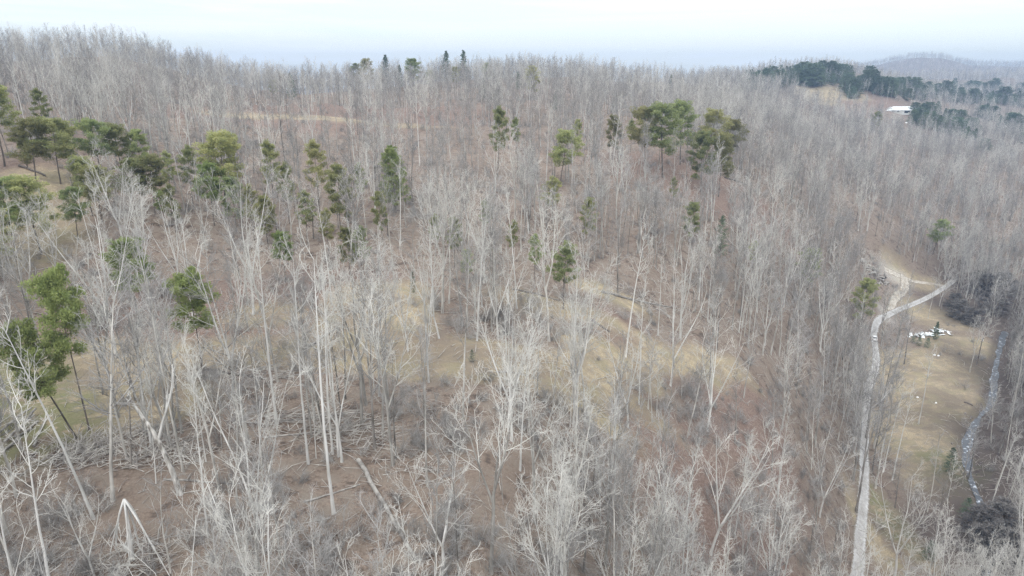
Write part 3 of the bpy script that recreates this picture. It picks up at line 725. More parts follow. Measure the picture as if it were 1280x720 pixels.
for (u, vb, vt, k, lb) in [
 (459, 104, 74, 1, 'dark ridge evergreen furthest left of the skyline row'), (482, 108, 69, 0, 'tall dark ridge evergreen second in the skyline row'), (517, 114, 74, 1, 'bushy dark evergreen just under the skyline'),
 (537, 112, 88, 1, 'low dark evergreen under the skyline row'), (557, 104, 64, 0, 'dark ridge evergreen with its tip against the sky'), (580, 104, 64, 2, 'narrow dark evergreen breaking the skyline'),
 (570, 110, 84, 1, 'squat evergreen between two skyline ones'), (609, 104, 79, 1, 'dark evergreen right of the skyline row'), (604, 124, 98, 2, 'small evergreen below the skyline row'),
 (664, 124, 83, 1, 'large dark green evergreen high on the middle slope'), (694, 138, 114, 2, 'small evergreen below and right of the large one'), (769, 142, 116, 2, 'small dark evergreen high on the right of the middle'),
 (366, 124, 92, 0, 'dark evergreen above the pale logging strip at left'), (343, 122, 100, 1, 'low dark evergreen left of the pale logging strip'), (446, 106, 80, 1, 'hazy evergreen left of the skyline row'), (500, 110, 82, 2, 'slim evergreen inside the skyline row'),
 (838, 118, 94, 2, 'slim dark evergreen high on the right slope'), (648, 112, 90, 2, 'slim evergreen left of the large dark green one'), (1094, 165, 140, 1, 'dark evergreen below the red bank by the white barn'), (876, 122, 104, 2, 'slim far evergreen right of the middle ridge')]:
    evergreen(u, vb, vt, *((PB, 3) if k == 1 else (CB, k)), lb, 'evergreen_tree', 'evergreen', rad=2, wide=1.15)
belts = [  # u0,v0,u1,v1,spread,count,label
 (928, 112, 1000, 104, 5, 16, 'hazy dark evergreen on the far ridge left of the tan clearing', 22),
 (925, 104, 1010, 96, 4, 14, 'faint evergreen near the top of the far ridge', 18),
 (1180, 112, 1282, 118, 4, 14, 'faint evergreen in the upper row at the far right', 14),
 (1225, 150, 1284, 175, 8, 10, 'soft dark evergreen in the woods at the right edge', 20),
 (1000, 104, 1062, 104, 5, 20, 'dark evergreen in the belt right behind the tan clearing', 26),
 (1056, 112, 1068, 124, 3, 5, 'dark evergreen at the right corner of the tan clearing', 22),
 (1074, 110, 1150, 124, 5, 24, 'dark evergreen in the row behind the red bank and barn', 24),
 (1158, 122, 1282, 132, 4, 26, 'dark evergreen in the long far row right of the barn', 18),
 (1140, 150, 1216, 168, 9, 24, 'green evergreen in the grove in front of the barn', 22),
 (1210, 168, 1232, 186, 5, 5, 'faint evergreen below the grove in front of the barn', 18)]
for (u0, v0, u1, v1, sp_, cnt, lb, px) in belts:
    cnt = int(cnt * 1.5)
    for i in range(cnt):
        t = (i + rnd.uniform(.1, .9)) / cnt
        u = u0 + (u1 - u0) * t + rnd.uniform(-3, 3); vb = v0 + (v1 - v0) * t + rnd.uniform(-sp_, sp_)
        evergreen(u, vb, vb - px * rnd.uniform(.55, 1.05), CB, rnd.choice([0, 1, 4, 4]), lb, 'evergreen_tree', 'evergreen', rad=2.5, wide=rnd.uniform(1.3, 2.3), group='dark evergreens on the far hills')

def feature(u, vb, vt, k, label, rz=0., tilt=(0, 0), rad=1.5, wide=1.0):
    q, h = place_px(u, vb, vt)
    e = put_tree('bare_tree', BARE[k][:2], (q[0], q[1], q[2] - .15), rz, h / BARE[k][2], label, 'tree', 'bare trees on the hillside', tilt)
    e.scale = (e.scale[0] * wide, e.scale[1] * wide, e.scale[2]); occupied.append((q[0], q[1], rad)); n_bare[0] += 1
    if vb > 380: occupied.append((q[0] * .94, q[1] * .94, 2.4))
    return e
feature(146, 446, 262, 6, 'big white many-stemmed tree on the bench, left of the bright pine', 2.0, (0, .0), 2.5, 1.1)
feature(244, 412, 262, 6, 'white tree dividing into upright stems behind the bench pine', 2.0, (0, .0), 2.5, 1.0)
feature(291, 492, 318, 11, 'white tree curving right with a broad open fork below the bench', 1.0, (0, .16), 2.5, 1.0)
feature(417, 642, 325, 8, 'tall white pole trunk crossed by a fallen log', 1.0, (0, -.02), 2.0, 1.0)
feature(536, 478, 306, 6, 'whitish clump of upright stems on the bench in the middle', 3.0, (0, 0), 2.0, .8)
feature(614, 716, 470, 4, 'tree forking into steep limbs at the bottom middle', .3, (0, .01), 2.0, 1.0)
feature(650, 588, 400, 8, 'slim white trunk ending on open brown ground', .0, (0, .03), 1.6, 1.0)
feature(782, 446, 286, 8, 'slim pale trunk leaning right beside the earth mound', .0, (0, .06), 1.6, 1.0)
feature(731, 352, 284, 11, 'gnarled white snag with crooked limbs above the mound', .0, (0, -.03), 1.2, .6)
feature(888, 692, 536, 11, 'spreading white-limbed tree low on the right slope', 2.4, (0, .16), 2.5, 1.1)
feature(432, 452, 336, 8, 'pale trunk rising from the dry grass bench', .5, (0, -.02), 1.5, 1.0)
feature(388, 470, 322, 2, 'pale tree leaning left over the fallen log on the bench', .5, (0, -.06), 1.5, .8)
feature(838, 482, 340, 11, 'white forked tree at the right end of the bench', 1.5, (0, .08), 2.0, .9)
feature(1236, 642, 540, 8, 'pale straight trunk on the far bank of the creek', .5, (0, .07), 1.5, 1.0)
feature(1118, 722, 600, 11, 'pale bushy tree right of the road at the bottom', .5, (0, .02), 2.0, 1.1)
feature(1104, 590, 486, 8, 'pair-like slim pale trunk just right of the road', .5, (0, .03), 1.0, 1.0)
feature(715, 470, 392, 6, 'small whitish clump right at the foot of the mound', .5, (0, -.04), 1.5, .8)
feature(213, 716, 596, 7, 'crooked branching tree at the bottom left', .5, (0, -.05), 2.0, 1.0)
feature(118, 722, 610, 11, 'white crooked fork beside the snapped trunk at bottom left', 2.5, (0, -.02), 2.0, 1.0)
feature(1250, 330, 288, 11, 'pale spreading tree in the dark woods beyond the field', .5, (0, .05), 2.0, 1.4)
feature(1108, 130, 108, 8, 'tall pale trunk in front of the far dark evergreens', .5, (0, 0), 2.0, 1.3)

for (u, vb, vt, k_, lb) in [(1070, 640, 500, 3, 'round twiggy tree left of the road where it comes back into view'), (1066, 600, 470, 2, 'wide grey tree leaning over the left verge of the road'), (1176, 388, 336, 3, 'grey tree in front of the upper end of the road'), (1192, 380, 326, 2, 'wide grey tree hiding the end of the road'), (1160, 398, 352, 0, 'narrow grey tree between the upper road and the field'), (1078, 590, 486, 2, 'wide grey tree close to the middle stretch of the road'), (1073, 560, 460, 2, 'wide grey tree over the road left of the field'), (1090, 590, 500, 3, 'round grey tree at the right verge by the middle stretch'), (1098, 500, 415, 0, 'narrow grey tree right below the white car'), (1064, 560, 445, 3, 'grey tree on the left verge hiding the middle of the road'), (1094, 610, 480, 0, 'narrow grey tree on the right verge of the road'),
   (1092, 560, 440, 2, 'wide grey tree on the right verge hiding the road'), (1070, 530, 425, 0, 'narrow grey tree on the left verge below the road bend'), (1098, 530, 430, 3, 'grey twiggy tree on the right verge below the bend'), (1130, 455, 385, 3, 'grey tree between the road bend and the field'), (1115, 480, 400, 2, 'wide grey tree beside the road bend'),
   (1082, 548, 452, 3, 'hazy grey tree whose crown covers the road from the verge'), (1148, 530, 440, 8, 'pale pole of a tree standing in the field'), (1210, 600, 520, 5, 'thin tree on the near bank of the creek'), (1262, 520, 420, 2, 'wide grey tree on the far bank of the creek'), (1256, 470, 385, 3, 'round grey tree behind the top of the creek'), (1270, 440, 350, 2, 'wide grey tree at the right edge behind the creek')]:
    feature(u, vb, vt, k_, lb, u * 1.7, (0, 0), 1.0, 1.15)
for (u, vb, vt, lb) in [(1198, 398, 372, 'dark thicket at the top of the field'), (1215, 406, 382, 'dark thicket right of the first one above the field'), (1232, 372, 340, 'purple-dark thicket at the end of the gravel road'), (1222, 362, 336, 'dark thicket in front of the end of the road'), (1244, 390, 356, 'dark thicket between the road end and the creek'), (1252, 366, 338, 'dark thicket near the right edge beyond the creek'), (1192, 385, 364, 'low dark thicket just below the upper road'), (1222, 668, 628, 'dark thicket over the lower end of the creek'), (1240, 700, 652, 'dark thicket at bottom right beside the creek'), (1252, 660, 622, 'dark thicket on the far bank near the bottom')]:
    q, h = place_px(u, vb, vt)
    e = put_tree('thicket', CONES[5], (q[0], q[1], q[2] - .4), rnd.uniform(0, 6), h * .85 / CH[5], lb, 'bush', 'dark thickets above the field', (0, 0), ('trunk', 'crown')); e.scale = (e.scale[0] * 1.7, e.scale[1] * 1.7, e.scale[2])
# fallen logs: tapered stems lying on the slope, some with broken limbs
def log_between(a, b, r0, r1, label, limbs=3, lift=0.0, cat='fallen log', name='fallen_log', mat=None, seed=0, sag=0.0, group=None, endlift=0.0):
    q0 = at(*a) if len(a) == 2 else np.array(a); q1 = at(*b) if len(b) == 2 else np.array(b)
    n_ = 9; P = []
    for i in range(n_):
        t = i / (n_ - 1); p = q0 * (1 - t) + q1 * t
        gz = hgt(p[0], p[1])[0] + (r0 * (1 - t) + r1 * t) * .8 + lift
        lin = (q0[2] + lift) * (1 - t) + (q1[2] + lift + endlift) * t
        p[2] = max(gz, lin) if endlift == 0 else max(gz, lin)
        p += np.array([mnoise.noise(Vector((i * .6, seed, 0))), mnoise.noise(Vector((i * .6, seed, 5))), 0]) * .25
        P.append(p)
    P = np.array(P)[None]; c = P[0].mean(0)
    R = np.linspace(r0, r1, n_)[None]
    g = Geo(); g.tubes(P - c, R, 8)
    # cut ends
    for e_, dd in ((0, -1), (n_ - 1, 1)):
        base = g.V[0].reshape(n_, 8, 3)[e_]
        g.add(base, [tuple(range(8)) if dd > 0 else tuple(range(7, -1, -1))])
    if limbs:
        rg = np.random.default_rng(seed + 77)
        P1, R1, L1 = children_of(rg, P - c, R, limbs, .35, .22, .5, 1.1, 6, .12, .05, .5, .03, np.array([np.linalg.norm(q1 - q0)]))
        g.tubes(P1, R1, 5)
        P2, R2, L2 = children_of(rg, P1, R1, 4, .3, .5, .4, 1.0, 4, .12, 0, .6, .015, L1); g.tubes(P2, R2, 3)
    o = link(name, g.mesh('log', mat or LOGM), None, c)
    return tag(o, label, cat, group)
log_between((448, 577), (520, 700), .26, .16, 'long pale log crossing behind the tall white pole trunk', 0, seed=1)
log_between((383, 436), (424, 408), .22, .12, 'weathered log with a sawn end lying on the bench at left', 2, seed=2)
log_between((752, 366), (838, 384), .30, .12, 'big fallen tree with spread limbs right of the mound', 7, seed=3)
log_between((640, 362), (700, 376), .20, .12, 'dark log lying across the slope above the mound', 1, seed=4, mat=PBARK)
log_between((738, 400), (762, 416), .22, .16, 'short dark log on the earth mound', 0, seed=5, mat=PBARK)
log_between((445, 377), (478, 373), .20, .14, 'dark log at the top of the dry grass bank', 0, seed=6, mat=PBARK)
log_between((255, 462), (330, 474), .24, .14, 'dark fallen trunk lying along the bench near the pine', 3, seed=7, mat=PBARK)
log_between((340, 528), (440, 516), .14, .07, 'long thin fallen pole just below the bench', 4, seed=8)
log_between((330, 548), (420, 536), .12, .06, 'lower of the thin fallen poles below the bench', 4, seed=9)
log_between((380, 628), (450, 606), .12, .07, 'thin pale stick lying left of the tall white pole trunk', 1, seed=10)
log_between((205, 600), (300, 605), .12, .05, 'slender fallen stem on the lower left slope', 3, seed=11)
log_between((20, 552), (46, 516), .16, .12, 'upper pale pole of the leaning stack at the left edge', 0, seed=12, lift=.5, group='poles stacked at the left edge')
log_between((6, 556), (44, 522), .15, .12, 'middle mossy pole of the stack at the left edge', 0, seed=13, lift=.3, group='poles stacked at the left edge')
log_between((2, 568), (48, 528), .15, .12, 'lowest mossy pole of the stack at the left edge', 0, seed=14, lift=.1, group='poles stacked at the left edge')
log_between((-4, 548), (40, 514), .14, .10, 'thin upper pole at the back of the stack by the left edge', 0, seed=15, lift=.35, group='poles stacked at the left edge')
log_between((42, 560), (58, 524), .13, .08, 'short bleached pole right of the pole stack', 0, seed=16, lift=.15)
log_between((24, 208), (56, 220), .3, .2, 'dark fallen trunk beside the left edge pine', 2, seed=17, mat=PBARK)
log_between((620, 466), (660, 470), .14, .08, 'thin log on the grassy bench in the middle', 2, seed=18)
log_between((905, 222), (935, 232), .3, .2, 'dark log on the reddish clearing', 1, seed=19, mat=PBARK)
log_between((1205, 503), (1216, 507), .25, .2, 'dark log lying on the field near the creek', 1, seed=20, mat=PBARK)
log_between((1195, 665), (1216, 668), .2, .12, 'pale stick on the dark ground below the creek bend', 1, seed=21)

for (u, v) in [(470, 620), (495, 665), (455, 590), (400, 430), (790, 372)]:
    qq = at(u, v); [occupied.append((qq[0] * k_, qq[1] * k_, 2.4)) for k_ in (1, .94, .88, .82)]
# snapped trunk leaning over the brush pile: broken stem with a live branch
q = at(226, 618); g = Geo(); gl = Geo()
def up_to(q, u, v, dY=0.):
    """point above the ground near q seen at pixel u,v"""
    r = ray(u, v); t = (q[1] + dY) / r[1]; return np.array([0, 0, CAMZ]) + r * t
Pp = [q - [0, 0, .3], up_to(q, 214, 586, .2), up_to(q, 200, 556, .4), up_to(q, 187, 533, .6), up_to(q, 182, 527, .7), up_to(q, 162, 498, 1.0)]
Pp = np.array(Pp) - q
Pp = densify(Pp, .8)[None]
g.tubes(Pp, np.linspace(.30, .15, Pp.shape[1]) * (1 + .10 * np.sin(np.arange(Pp.shape[1]) * 2.3))[None], 10)
Pb = densify(np.array([up_to(q, 199, 547, .5), up_to(q, 205, 522, .3), up_to(q, 214, 490, .3), up_to(q, 216, 455, .3)]) - q, .8)[None]
gl.tubes(Pb, np.linspace(.15, .05, Pb.shape[1])[None], 7)
rg = np.random.default_rng(9)
P2, R2, L2 = children_of(rg, Pb, np.linspace(.14, .05, Pb.shape[1])[None], 9, .3, .35, .4, .9, 6, .1, .08, .5, .02, np.array([8.])); gl.tubes(P2, R2, 4)
P3b, R3b, L3b = children_of(rg, P2, R2, 6, .2, .5, .4, .9, 4, .12, .05, .6, .012, L2); gl.tubes(P3b, R3b, 3)
Ps = Pp[:, -1:] + np.stack([rg.normal(0, .12, (6, 5)), rg.normal(0, .12, (6, 5)), np.tile(np.linspace(-.3, .8, 5), (6, 1))], -1) * 1.0
gl.tubes(Ps, np.tile(np.linspace(.06, .01, 5), (6, 1)), 4)
e = empty('broken_tree', q); tag(e, 'thick pale snapped trunk leaning left over the brush pile with one live stem', 'tree')
link('trunk', g.mesh('trunk', SNAGM), e); link('branches', gl.mesh('branches', BARKW), e); occupied.append((q[0], q[1], 3)); occupied.append((q[0] - 3, q[1] - 2, 3)); [occupied.append((q[0] * k_ - 1, q[1] * k_, 3.0)) for k_ in (.93, .86, .79)]

# snapped trunk whose limbs hang down like a tent
q = at(165, 700); g = Geo(); top = up_to(q, 155, 624) - q
g.tubes(densify(np.array([[0, 0, -.3], top * .5 + [.1, 0, 0], top]), .6)[None], np.linspace(.16, .10, len(densify(np.array([[0, 0, -.3], top * .5 + [.1, 0, 0], top]), .6)))[None], 7)
[occupied.append((q[0] * k_, q[1] * k_, 2.6)) for k_ in (.95, .88, .8)]
e = empty('broken_tree', q); tag(e, 'snapped tree at bottom left with white limbs hanging down like a tent', 'tree'); link('trunk', g.mesh('trunk', BARKW), e)
gl = Geo()
for (ua, va, ub_, vb_, dy) in [(150, 640, 138, 690, -1.), (148, 650, 143, 700, 1.), (168, 640, 190, 684, .5), (172, 650, 212, 720, -1.), (158, 650, 162, 705, -1.5), (165, 648, 178, 700, 1.2)]:
    m_ = densify(np.array([top, up_to(q, ua, va, dy * .5) - q, up_to(q, ub_, vb_, dy) - q]), .5)[None]
    Rm = np.linspace(.10, .04, m_.shape[1])[None]; gl.tubes(m_, Rm, 5)
    P2, R2, L2 = children_of(rg, m_, Rm, 6, .4, .35, .3, .7, 5, .1, -.05, .5, .015, np.array([5.])); gl.tubes(P2, R2, 3)
link('branches', gl.mesh('branches', BARKW), e); occupied.append((q[0], q[1], 3.5))

# ---- white car on the road
WHITE = flat_mat('white_paint', (.80, .80, .80), .35, 0, .6, .04); GLASSM = flat_mat('dark_glass', (.03, .035, .04), .08); TYRE = flat_mat('tyre_rubber', (.03, .03, .03), .9)
CHROME = flat_mat('wheel_metal', (.5, .5, .5), .35, .8); LAMPR = flat_mat('red_lamp', (.4, .02, .02), .3); LAMPW = flat_mat('clear_lamp', (.7, .7, .7), .2)
qc = at(1093, 424); ci = int(np.argmin(((ROAD - qc[:2]) ** 2).sum(1))); dcar = ROAD[min(ci + 2, len(ROAD) - 1)] - ROAD[ci - 2]; ang_c = math.atan2(dcar[1], dcar[0])
e = empty('car', (ROAD[ci][0], ROAD[ci][1], hgt(*ROAD[ci])[0] + .12), ang_c); tag(e, 'white car standing on the gravel road at its bend', 'car')
def prof_solid(g, prof, w0, w1=None, z_in=None):
    """side profile (x,z) extruded across y, pulled in above the belt line"""
    n_ = len(prof); V = []
    for sgn in (-1, 1):
        for x, z_, ww in prof: V.append((x, sgn * ww, z_))
    Fq = [tuple(range(n_ - 1, -1, -1)), tuple(range(n_, 2 * n_))] + [(i, (i + 1) % n_, n_ + (i + 1) % n_, n_ + i) for i in range(n_)]
    g.add(V, Fq)
g = Geo(); prof_solid(g, [(-2.2, .35, .88), (-2.28, .6, .9), (-2.2, .95, .9), (-1.9, 1.02, .88), (1.0, 1.0, .88), (2.0, .85, .85), (2.25, .65, .84), (2.2, .35, .84)], .9); link('body', g.mesh('body', WHITE, False), e)
g = Geo(); prof_solid(g, [(-1.95, 1.0, .84), (-1.6, 1.45, .70), (-1.2, 1.52, .68), (.1, 1.50, .68), (.95, 1.0, .82)], .8); cab = link('cabin', g.mesh('cabin', WHITE, False), e)
g = Geo()
for sx in (-1, 1):
    g.add([(-1.7, sx * .80, 1.06), (-1.5, sx * .735, 1.40), (-.3, sx * .725, 1.44), (-.3, sx * .81, 1.06)], [(0, 1, 2, 3)])
    g.add([(-.22, sx * .81, 1.06), (-.22, sx * .725, 1.44), (.1, sx * .725, 1.43), (.72, sx * .81, 1.06)], [(0, 1, 2, 3)])
g.add([(-1.96, -.72, 1.08), (-1.96, .72, 1.08), (-1.68, .62, 1.42), (-1.68, -.62, 1.42)], [(0, 1, 2, 3)])
g.add([(.96, -.74, 1.04), (.96, .74, 1.04), (.2, .62, 1.46), (.2, -.62, 1.46)], [(0, 1, 2, 3)])
link('window', g.mesh('window', GLASSM, False), cab)
for x in (-1.4, 1.4):
    for y in (-.82, .82):
        a_ = np.linspace(0, 2 * PI, 17)[:-1]; g = Geo(); V = [(.33 * math.cos(t), s_ * .11, .33 * math.sin(t)) for s_ in (-1, 1) for t in a_]
        g.add(V, [tuple(range(15, -1, -1)), tuple(range(16, 32))] + [(i, (i + 1) % 16, 16 + (i + 1) % 16, 16 + i) for i in range(16)])
        wo = link('wheel', g.mesh('wheel', TYRE), e, (x, y, .33))
        g = Geo(); V = [(.19 * math.cos(t), s_ * .12, .19 * math.sin(t)) for s_ in (-1, 1) for t in a_]
        g.add(V, [tuple(range(15, -1, -1)), tuple(range(16, 32))] + [(i, (i + 1) % 16, 16 + (i + 1) % 16, 16 + i) for i in range(16)])
        link('rim', g.mesh('rim', CHROME), wo)
for y in (-.7, .7):
    g = Geo(); g.box((-2.31, y - .12, .65), (-2.24, y + .12, .85)); link('tail_lamp', g.mesh('tail_lamp', LAMPR, False), e)
    g = Geo(); g.box((2.14, y - .14, .62), (2.26, y + .14, .76)); link('headlight', g.mesh('headlight', LAMPW, False), e)
g = Geo(); g.box((-2.36, -.8, .4), (-2.26, .8, .56)); link('bumper', g.mesh('bumper', WHITE, False), e)

rs = np.random.default_rng(71); gS = Geo()
for i in range(350):
    k_ = rs.integers(0, len(CREEK)); c_xy = CREEK[k_] + rs.normal(0, 1.5, 2); r_ = rs.uniform(.08, .30) * rs.uniform(.5, 1.2)
    a_ = np.arange(7) * 2 * PI / 7; zz = hgt(*c_xy)[0]
    V = [(c_xy[0] + r_ * 1.2 * math.cos(t) * rs.uniform(.7, 1.1), c_xy[1] + r_ * math.sin(t) * rs.uniform(.7, 1.1), zz + .0) for t in a_]
    V += [(c_xy[0] + (p_[0] - c_xy[0]) * .7, c_xy[1] + (p_[1] - c_xy[1]) * .7, zz + .4 + r_ * .4) for p_ in V]
    gS.add(V, [tuple(range(7, 14))] + [(j, (j + 1) % 7, 7 + (j + 1) % 7, 7 + j) for j in range(7)])
tag(link('creek_stones', gS.mesh('creek_stones', flat_mat('creek_stone', (.20, .18, .17), .8, 0, 1.5, .5), False)), 'stones and cobbles strewn along the creek bed', 'stones', kind='stuff')
# ---- utility pole
q = at(1221, 456); _, hh = place_px(1221, 456, 421)
e = empty('utility_pole', q, .5); tag(e, 'dark wooden utility pole at the edge of the field by the creek', 'utility pole')
g = Geo(); g.tubes(np.array([[[0, 0, -.3], [0, 0, hh * .5], [0, 0, hh]]]), np.array([[.17, .15, .12]]), 10); link('pole', g.mesh('pole', PBARK), e)
g = Geo(); g.box((-1.1, -.06, hh - .75), (1.1, .06, hh - .6)); ca_ = link('crossarm', g.mesh('crossarm', PBARK, False), e)
for x in (-1, -.5, .5, 1):
    g = Geo(); g.tubes(np.array([[[x, 0, hh - .6], [x, 0, hh - .5], [x, 0, hh - .4]]]), np.array([[.04, .06, .03]]), 8); link('insulator', g.mesh('insulator', LAMPW), ca_)
g = Geo(); g.tubes(np.array([[[.35, 0, hh - 1.6], [.35, 0, hh - 1.2], [.35, 0, hh - .8]]]), np.array([[.2, .22, .2]]), 10); link('transformer', g.mesh('transformer', LAMPW), e)

# ---- white barn on the far hill
q = at(1131, 141); dB = q[1]; mpp = dB / F
e = empty('barn', (q[0], q[1], q[2]), .12); tag(e, 'long white metal-roofed barn on the far hill below the red bank', 'barn')
Lb, Wb, Hb, Rb = 40 * mpp, 15, 3.2, 6.2
ROOFW = flat_mat('white_metal_roof', (.78, .80, .80), .35, 0, .4, .06); WALLW = flat_mat('white_siding', (.62, .62, .60), .7)
g = Geo(); x0, x1 = -Lb / 2, Lb / 2
g.add([(x0, -Wb/2, -1.5), (x1, -Wb/2, -1.5), (x1, Wb/2, -1.5), (x0, Wb/2, -1.5), (x0, -Wb/2, Hb), (x1, -Wb/2, Hb), (x1, Wb/2, Hb), (x0, Wb/2, Hb), (x0, 0, Rb), (x1, 0, Rb)],
      [(0, 1, 5, 4), (2, 3, 7, 6), (3, 0, 4, 8, 7), (1, 2, 6, 9, 5)]); link('wall', g.mesh('wall', WALLW, False), e)
g = Geo(); o_ = .7; zr = .08
g.add([(x0 - o_, -Wb/2 - o_, Hb - .25 + zr), (x1 + o_, -Wb/2 - o_, Hb - .25 + zr), (x1 + o_ - 3, 0, Rb + zr), (x0 - o_ + 4, 0, Rb + zr), (x0 - o_, Wb/2 + o_, Hb - .25 + zr), (x1 + o_, Wb/2 + o_, Hb - .25 + zr),
       (x0 - o_, -Wb/2 - o_, Hb - .45 + zr), (x1 + o_, -Wb/2 - o_, Hb - .45 + zr), (x0 - o_, Wb/2 + o_, Hb - .45 + zr), (x1 + o_, Wb/2 + o_, Hb - .45 + zr)],
      [(0, 1, 2, 3), (3, 2, 5, 4), (0, 3, 4), (1, 5, 2), (0, 6, 7, 1), (4, 5, 9, 8), (0, 4, 8, 6), (1, 7, 9, 5)])
for i in range(1, 16):
    x = x0 + (x1 - x0) * i / 16
    if x > x0 + 4 and x < x1 - 3: g.box((x - .05, -.04, 0), (x + .05, Wb / 2, .06), rot=(PI + math.atan2(Rb - Hb + .25, Wb/2 + o_), 0, 0), at=(0, 0, Rb + zr + .05))
link('roof', g.mesh('roof', ROOFW, False), e)
DKO = flat_mat('dark_opening', (.05, .055, .06), .8)
for i, fx_ in enumerate((.12, .38, .46, .62, .8)):
    g = Geo(); x = x0 + Lb * fx_; wd = (2.0 if i % 2 else 1.1); g.box((x - wd, -Wb/2 - .08, 0 if i % 2 else 1.0), (x + wd, -Wb/2 + .05, 2.5)); link('door' if i % 2 else 'window', g.mesh('opening', DKO, False), e)
g = Geo(); g.box((x0 - 7, -4, -1), (x0 + .1, 5, 2.4)); g.add([(x0 - 7.4, -4.5, 2.4), (x0 + .4, -4.5, 2.6), (x0 + .4, 5.5, 3.2), (x0 - 7.4, 5.5, 3.0)], [(0, 1, 2, 3)]); link('lean_to', g.mesh('lean_to', ROOFW, False), e)
occupied.append((q[0], q[1], 18))
for k_ in range(1, 5): occupied.append((q[0] * (1 - .03 * k_), q[1] * (1 - .03 * k_), 16))

# ---- heap of white sheets by the dark cedar, left from a collapsed building
q0 = at(1152, 420); q1 = at(1176, 416)
kn = 0
for (qc_, cnt, rx, ry, lb) in [(q0, 22, 4.8, 2.2, 'white metal sheet in the longer heap left of the small dark cedar'), (q1, 20, 3.2, 4.0, 'white metal sheet in the taller heap right of the small dark cedar')]:
    for i in range(cnt):
        a_ = rnd.uniform(0, 6.28); rr = rnd.uniform(0, 1) ** .5
        x, y = qc_[0] + rx * rr * math.cos(a_), qc_[1] + ry * rr * math.sin(a_)
        L_, W_ = rnd.uniform(1.2, 3.0), rnd.uniform(.6, 1.2); g = Geo()
        m_ = 9; V = []; 
        bend = rnd.uniform(-.3, .5)
        for s_ in (0, .03):
            for ix in range(m_):
                for iy in (-1, 1): V.append((L_ * (ix / (m_ - 1) - .5), W_ * iy / 2, bend * (2 * ix / (m_ - 1) - 1) ** 2 + .04 * (ix % 2) + s_))
        Fq = []
        for ix in range(m_ - 1):
            b0 = 2 * ix; t0 = 2 * m_ + 2 * ix
            Fq += [(b0, b0 + 1, b0 + 3, b0 + 2), (t0, t0 + 2, t0 + 3, t0 + 1), (b0, b0 + 2, t0 + 2, t0), (b0 + 1, t0 + 1, t0 + 3, b0 + 3)]
        Fq += [(0, 2 * m_, 2 * m_ + 1, 1), (2 * m_ - 2, 2 * m_ - 1, 4 * m_ - 1, 4 * m_ - 2)]
        g.add(V, Fq)
        o = link('metal_sheet', g.mesh('metal_sheet', ROOFW, False), None, (x, y, hgt(x, y)[0] + .25 + 1.5 * (1 - rr) * rnd.uniform(.3, 1)))
        o.rotation_euler = (rnd.uniform(-.45, .45), rnd.uniform(-.45, .45), rnd.uniform(0, 6.28)); tag(o, lb, 'metal sheet', 'sheets heaped by the dark cedar')
evergreen(1168, 425, 402, CB, 0, 'small dark cedar between the two white heaps', 'cedar_tree', 'cedar', wide=1.0, rad=6)
for (u, vb, vt, lb) in [(1148, 432, 421, 'low dark bush under the left white heap'), (1158, 434, 422, 'dark round bush in front of the small cedar'), (1141, 428, 419, 'olive bush at the left end of the white heap')]:
    evergreen(u, vb, vt, CB, 1, lb, 'evergreen_bush', 'bush', wide=1.6, rad=2)
for (u, vb, vt, w_, lb) in [(1186, 592, 560, 1.0, 'dark green bush at the lower end of the field'), (1160, 700, 676, 1.4, 'green bush on the dark ground at bottom right'), (1205, 648, 622, 1.3, 'dull green thicket beside the creek bend'), (517, 366, 338, .7, 'spiky light green bush at the top of the dry grass bank'), (590, 452, 436, 1.0, 'small dark green bush on the bench in the middle')]:
    evergreen(u, vb, vt, CB, 1, lb, 'evergreen_bush', 'bush', wide=w_, rad=1.5)
for (u, v, lb) in [(1168, 444, 'white scrap of plastic below the dark cedar'), (1173, 445, 'small white scrap beside the larger one below the cedar'), (1147, 497, 'tiny white scrap in the middle of the field'), (1170, 504, 'white scrap near the dark log on the field'), (1133, 154, 'white speck of a tank below the far barn')]:
    qq = at(u, v); g = Geo(); s_ = .5 * qq[1] / 230.
    V = []; 
    for i in range(10):
        a_ = i * PI / 5; V.append((s_ * math.cos(a_) * rnd.uniform(.7, 1.1), s_ * .7 * math.sin(a_) * rnd.uniform(.7, 1.1), 0))
    V += [(p_[0] * .6, p_[1] * .6, s_ * .8) for p_ in V]
    g.add(V, [tuple(range(10, 20))] + [(i, (i + 1) % 10, 10 + (i + 1) % 10, 10 + i) for i in range(10)])
    tag(link('white_tank' if v < 200 else 'plastic_scrap', g.mesh('scrap', WHITE, False), None, qq), lb, 'tank' if v < 200 else 'scrap')

# ---- heap of grey logs above the road fork
qL = at(1091, 343); print('logpile', qL); [occupied.append((qL[0] * k_, qL[1] * k_, 9 - 2 * j_)) for j_, k_ in enumerate((1, .97, .93))]
for i in range(34):
    a_ = rnd.uniform(0, 6.28); rr = rnd.uniform(0, 1) ** .5
    x, y = qL[0] + 6.5 * rr * math.cos(a_), qL[1] + 4.5 * rr * math.sin(a_); dz = hgt(x, y)[0] + .3 + 1.6 * (1 - rr) * rnd.uniform(.2, 1)
    az = rnd.uniform(0, PI); ln = rnd.uniform(2.0, 5.5); r_ = rnd.uniform(.22, .48); dv = np.array([math.cos(az), math.sin(az), rnd.uniform(-.2, .25)]) * ln / 2
    P = np.array([[-dv, dv * 0 + [0, 0, rnd.uniform(-.1, .1)], dv]]); g = Geo(); g.tubes(P, np.array([[r_, r_ * .9, r_ * .75]]), 8)
    b_ = g.V[0].reshape(3, 8, 3); g.add(b_[0], [tuple(range(7, -1, -1))]); g.add(b_[2], [tuple(range(8))])
    tag(link('log', g.mesh('log', SNAGM if i % 4 else PBARK), None, (x, y, dz)), 'grey log in the heap above the road fork' if i % 4 else 'dark log in the heap above the road fork', 'log', 'logs heaped above the road fork')
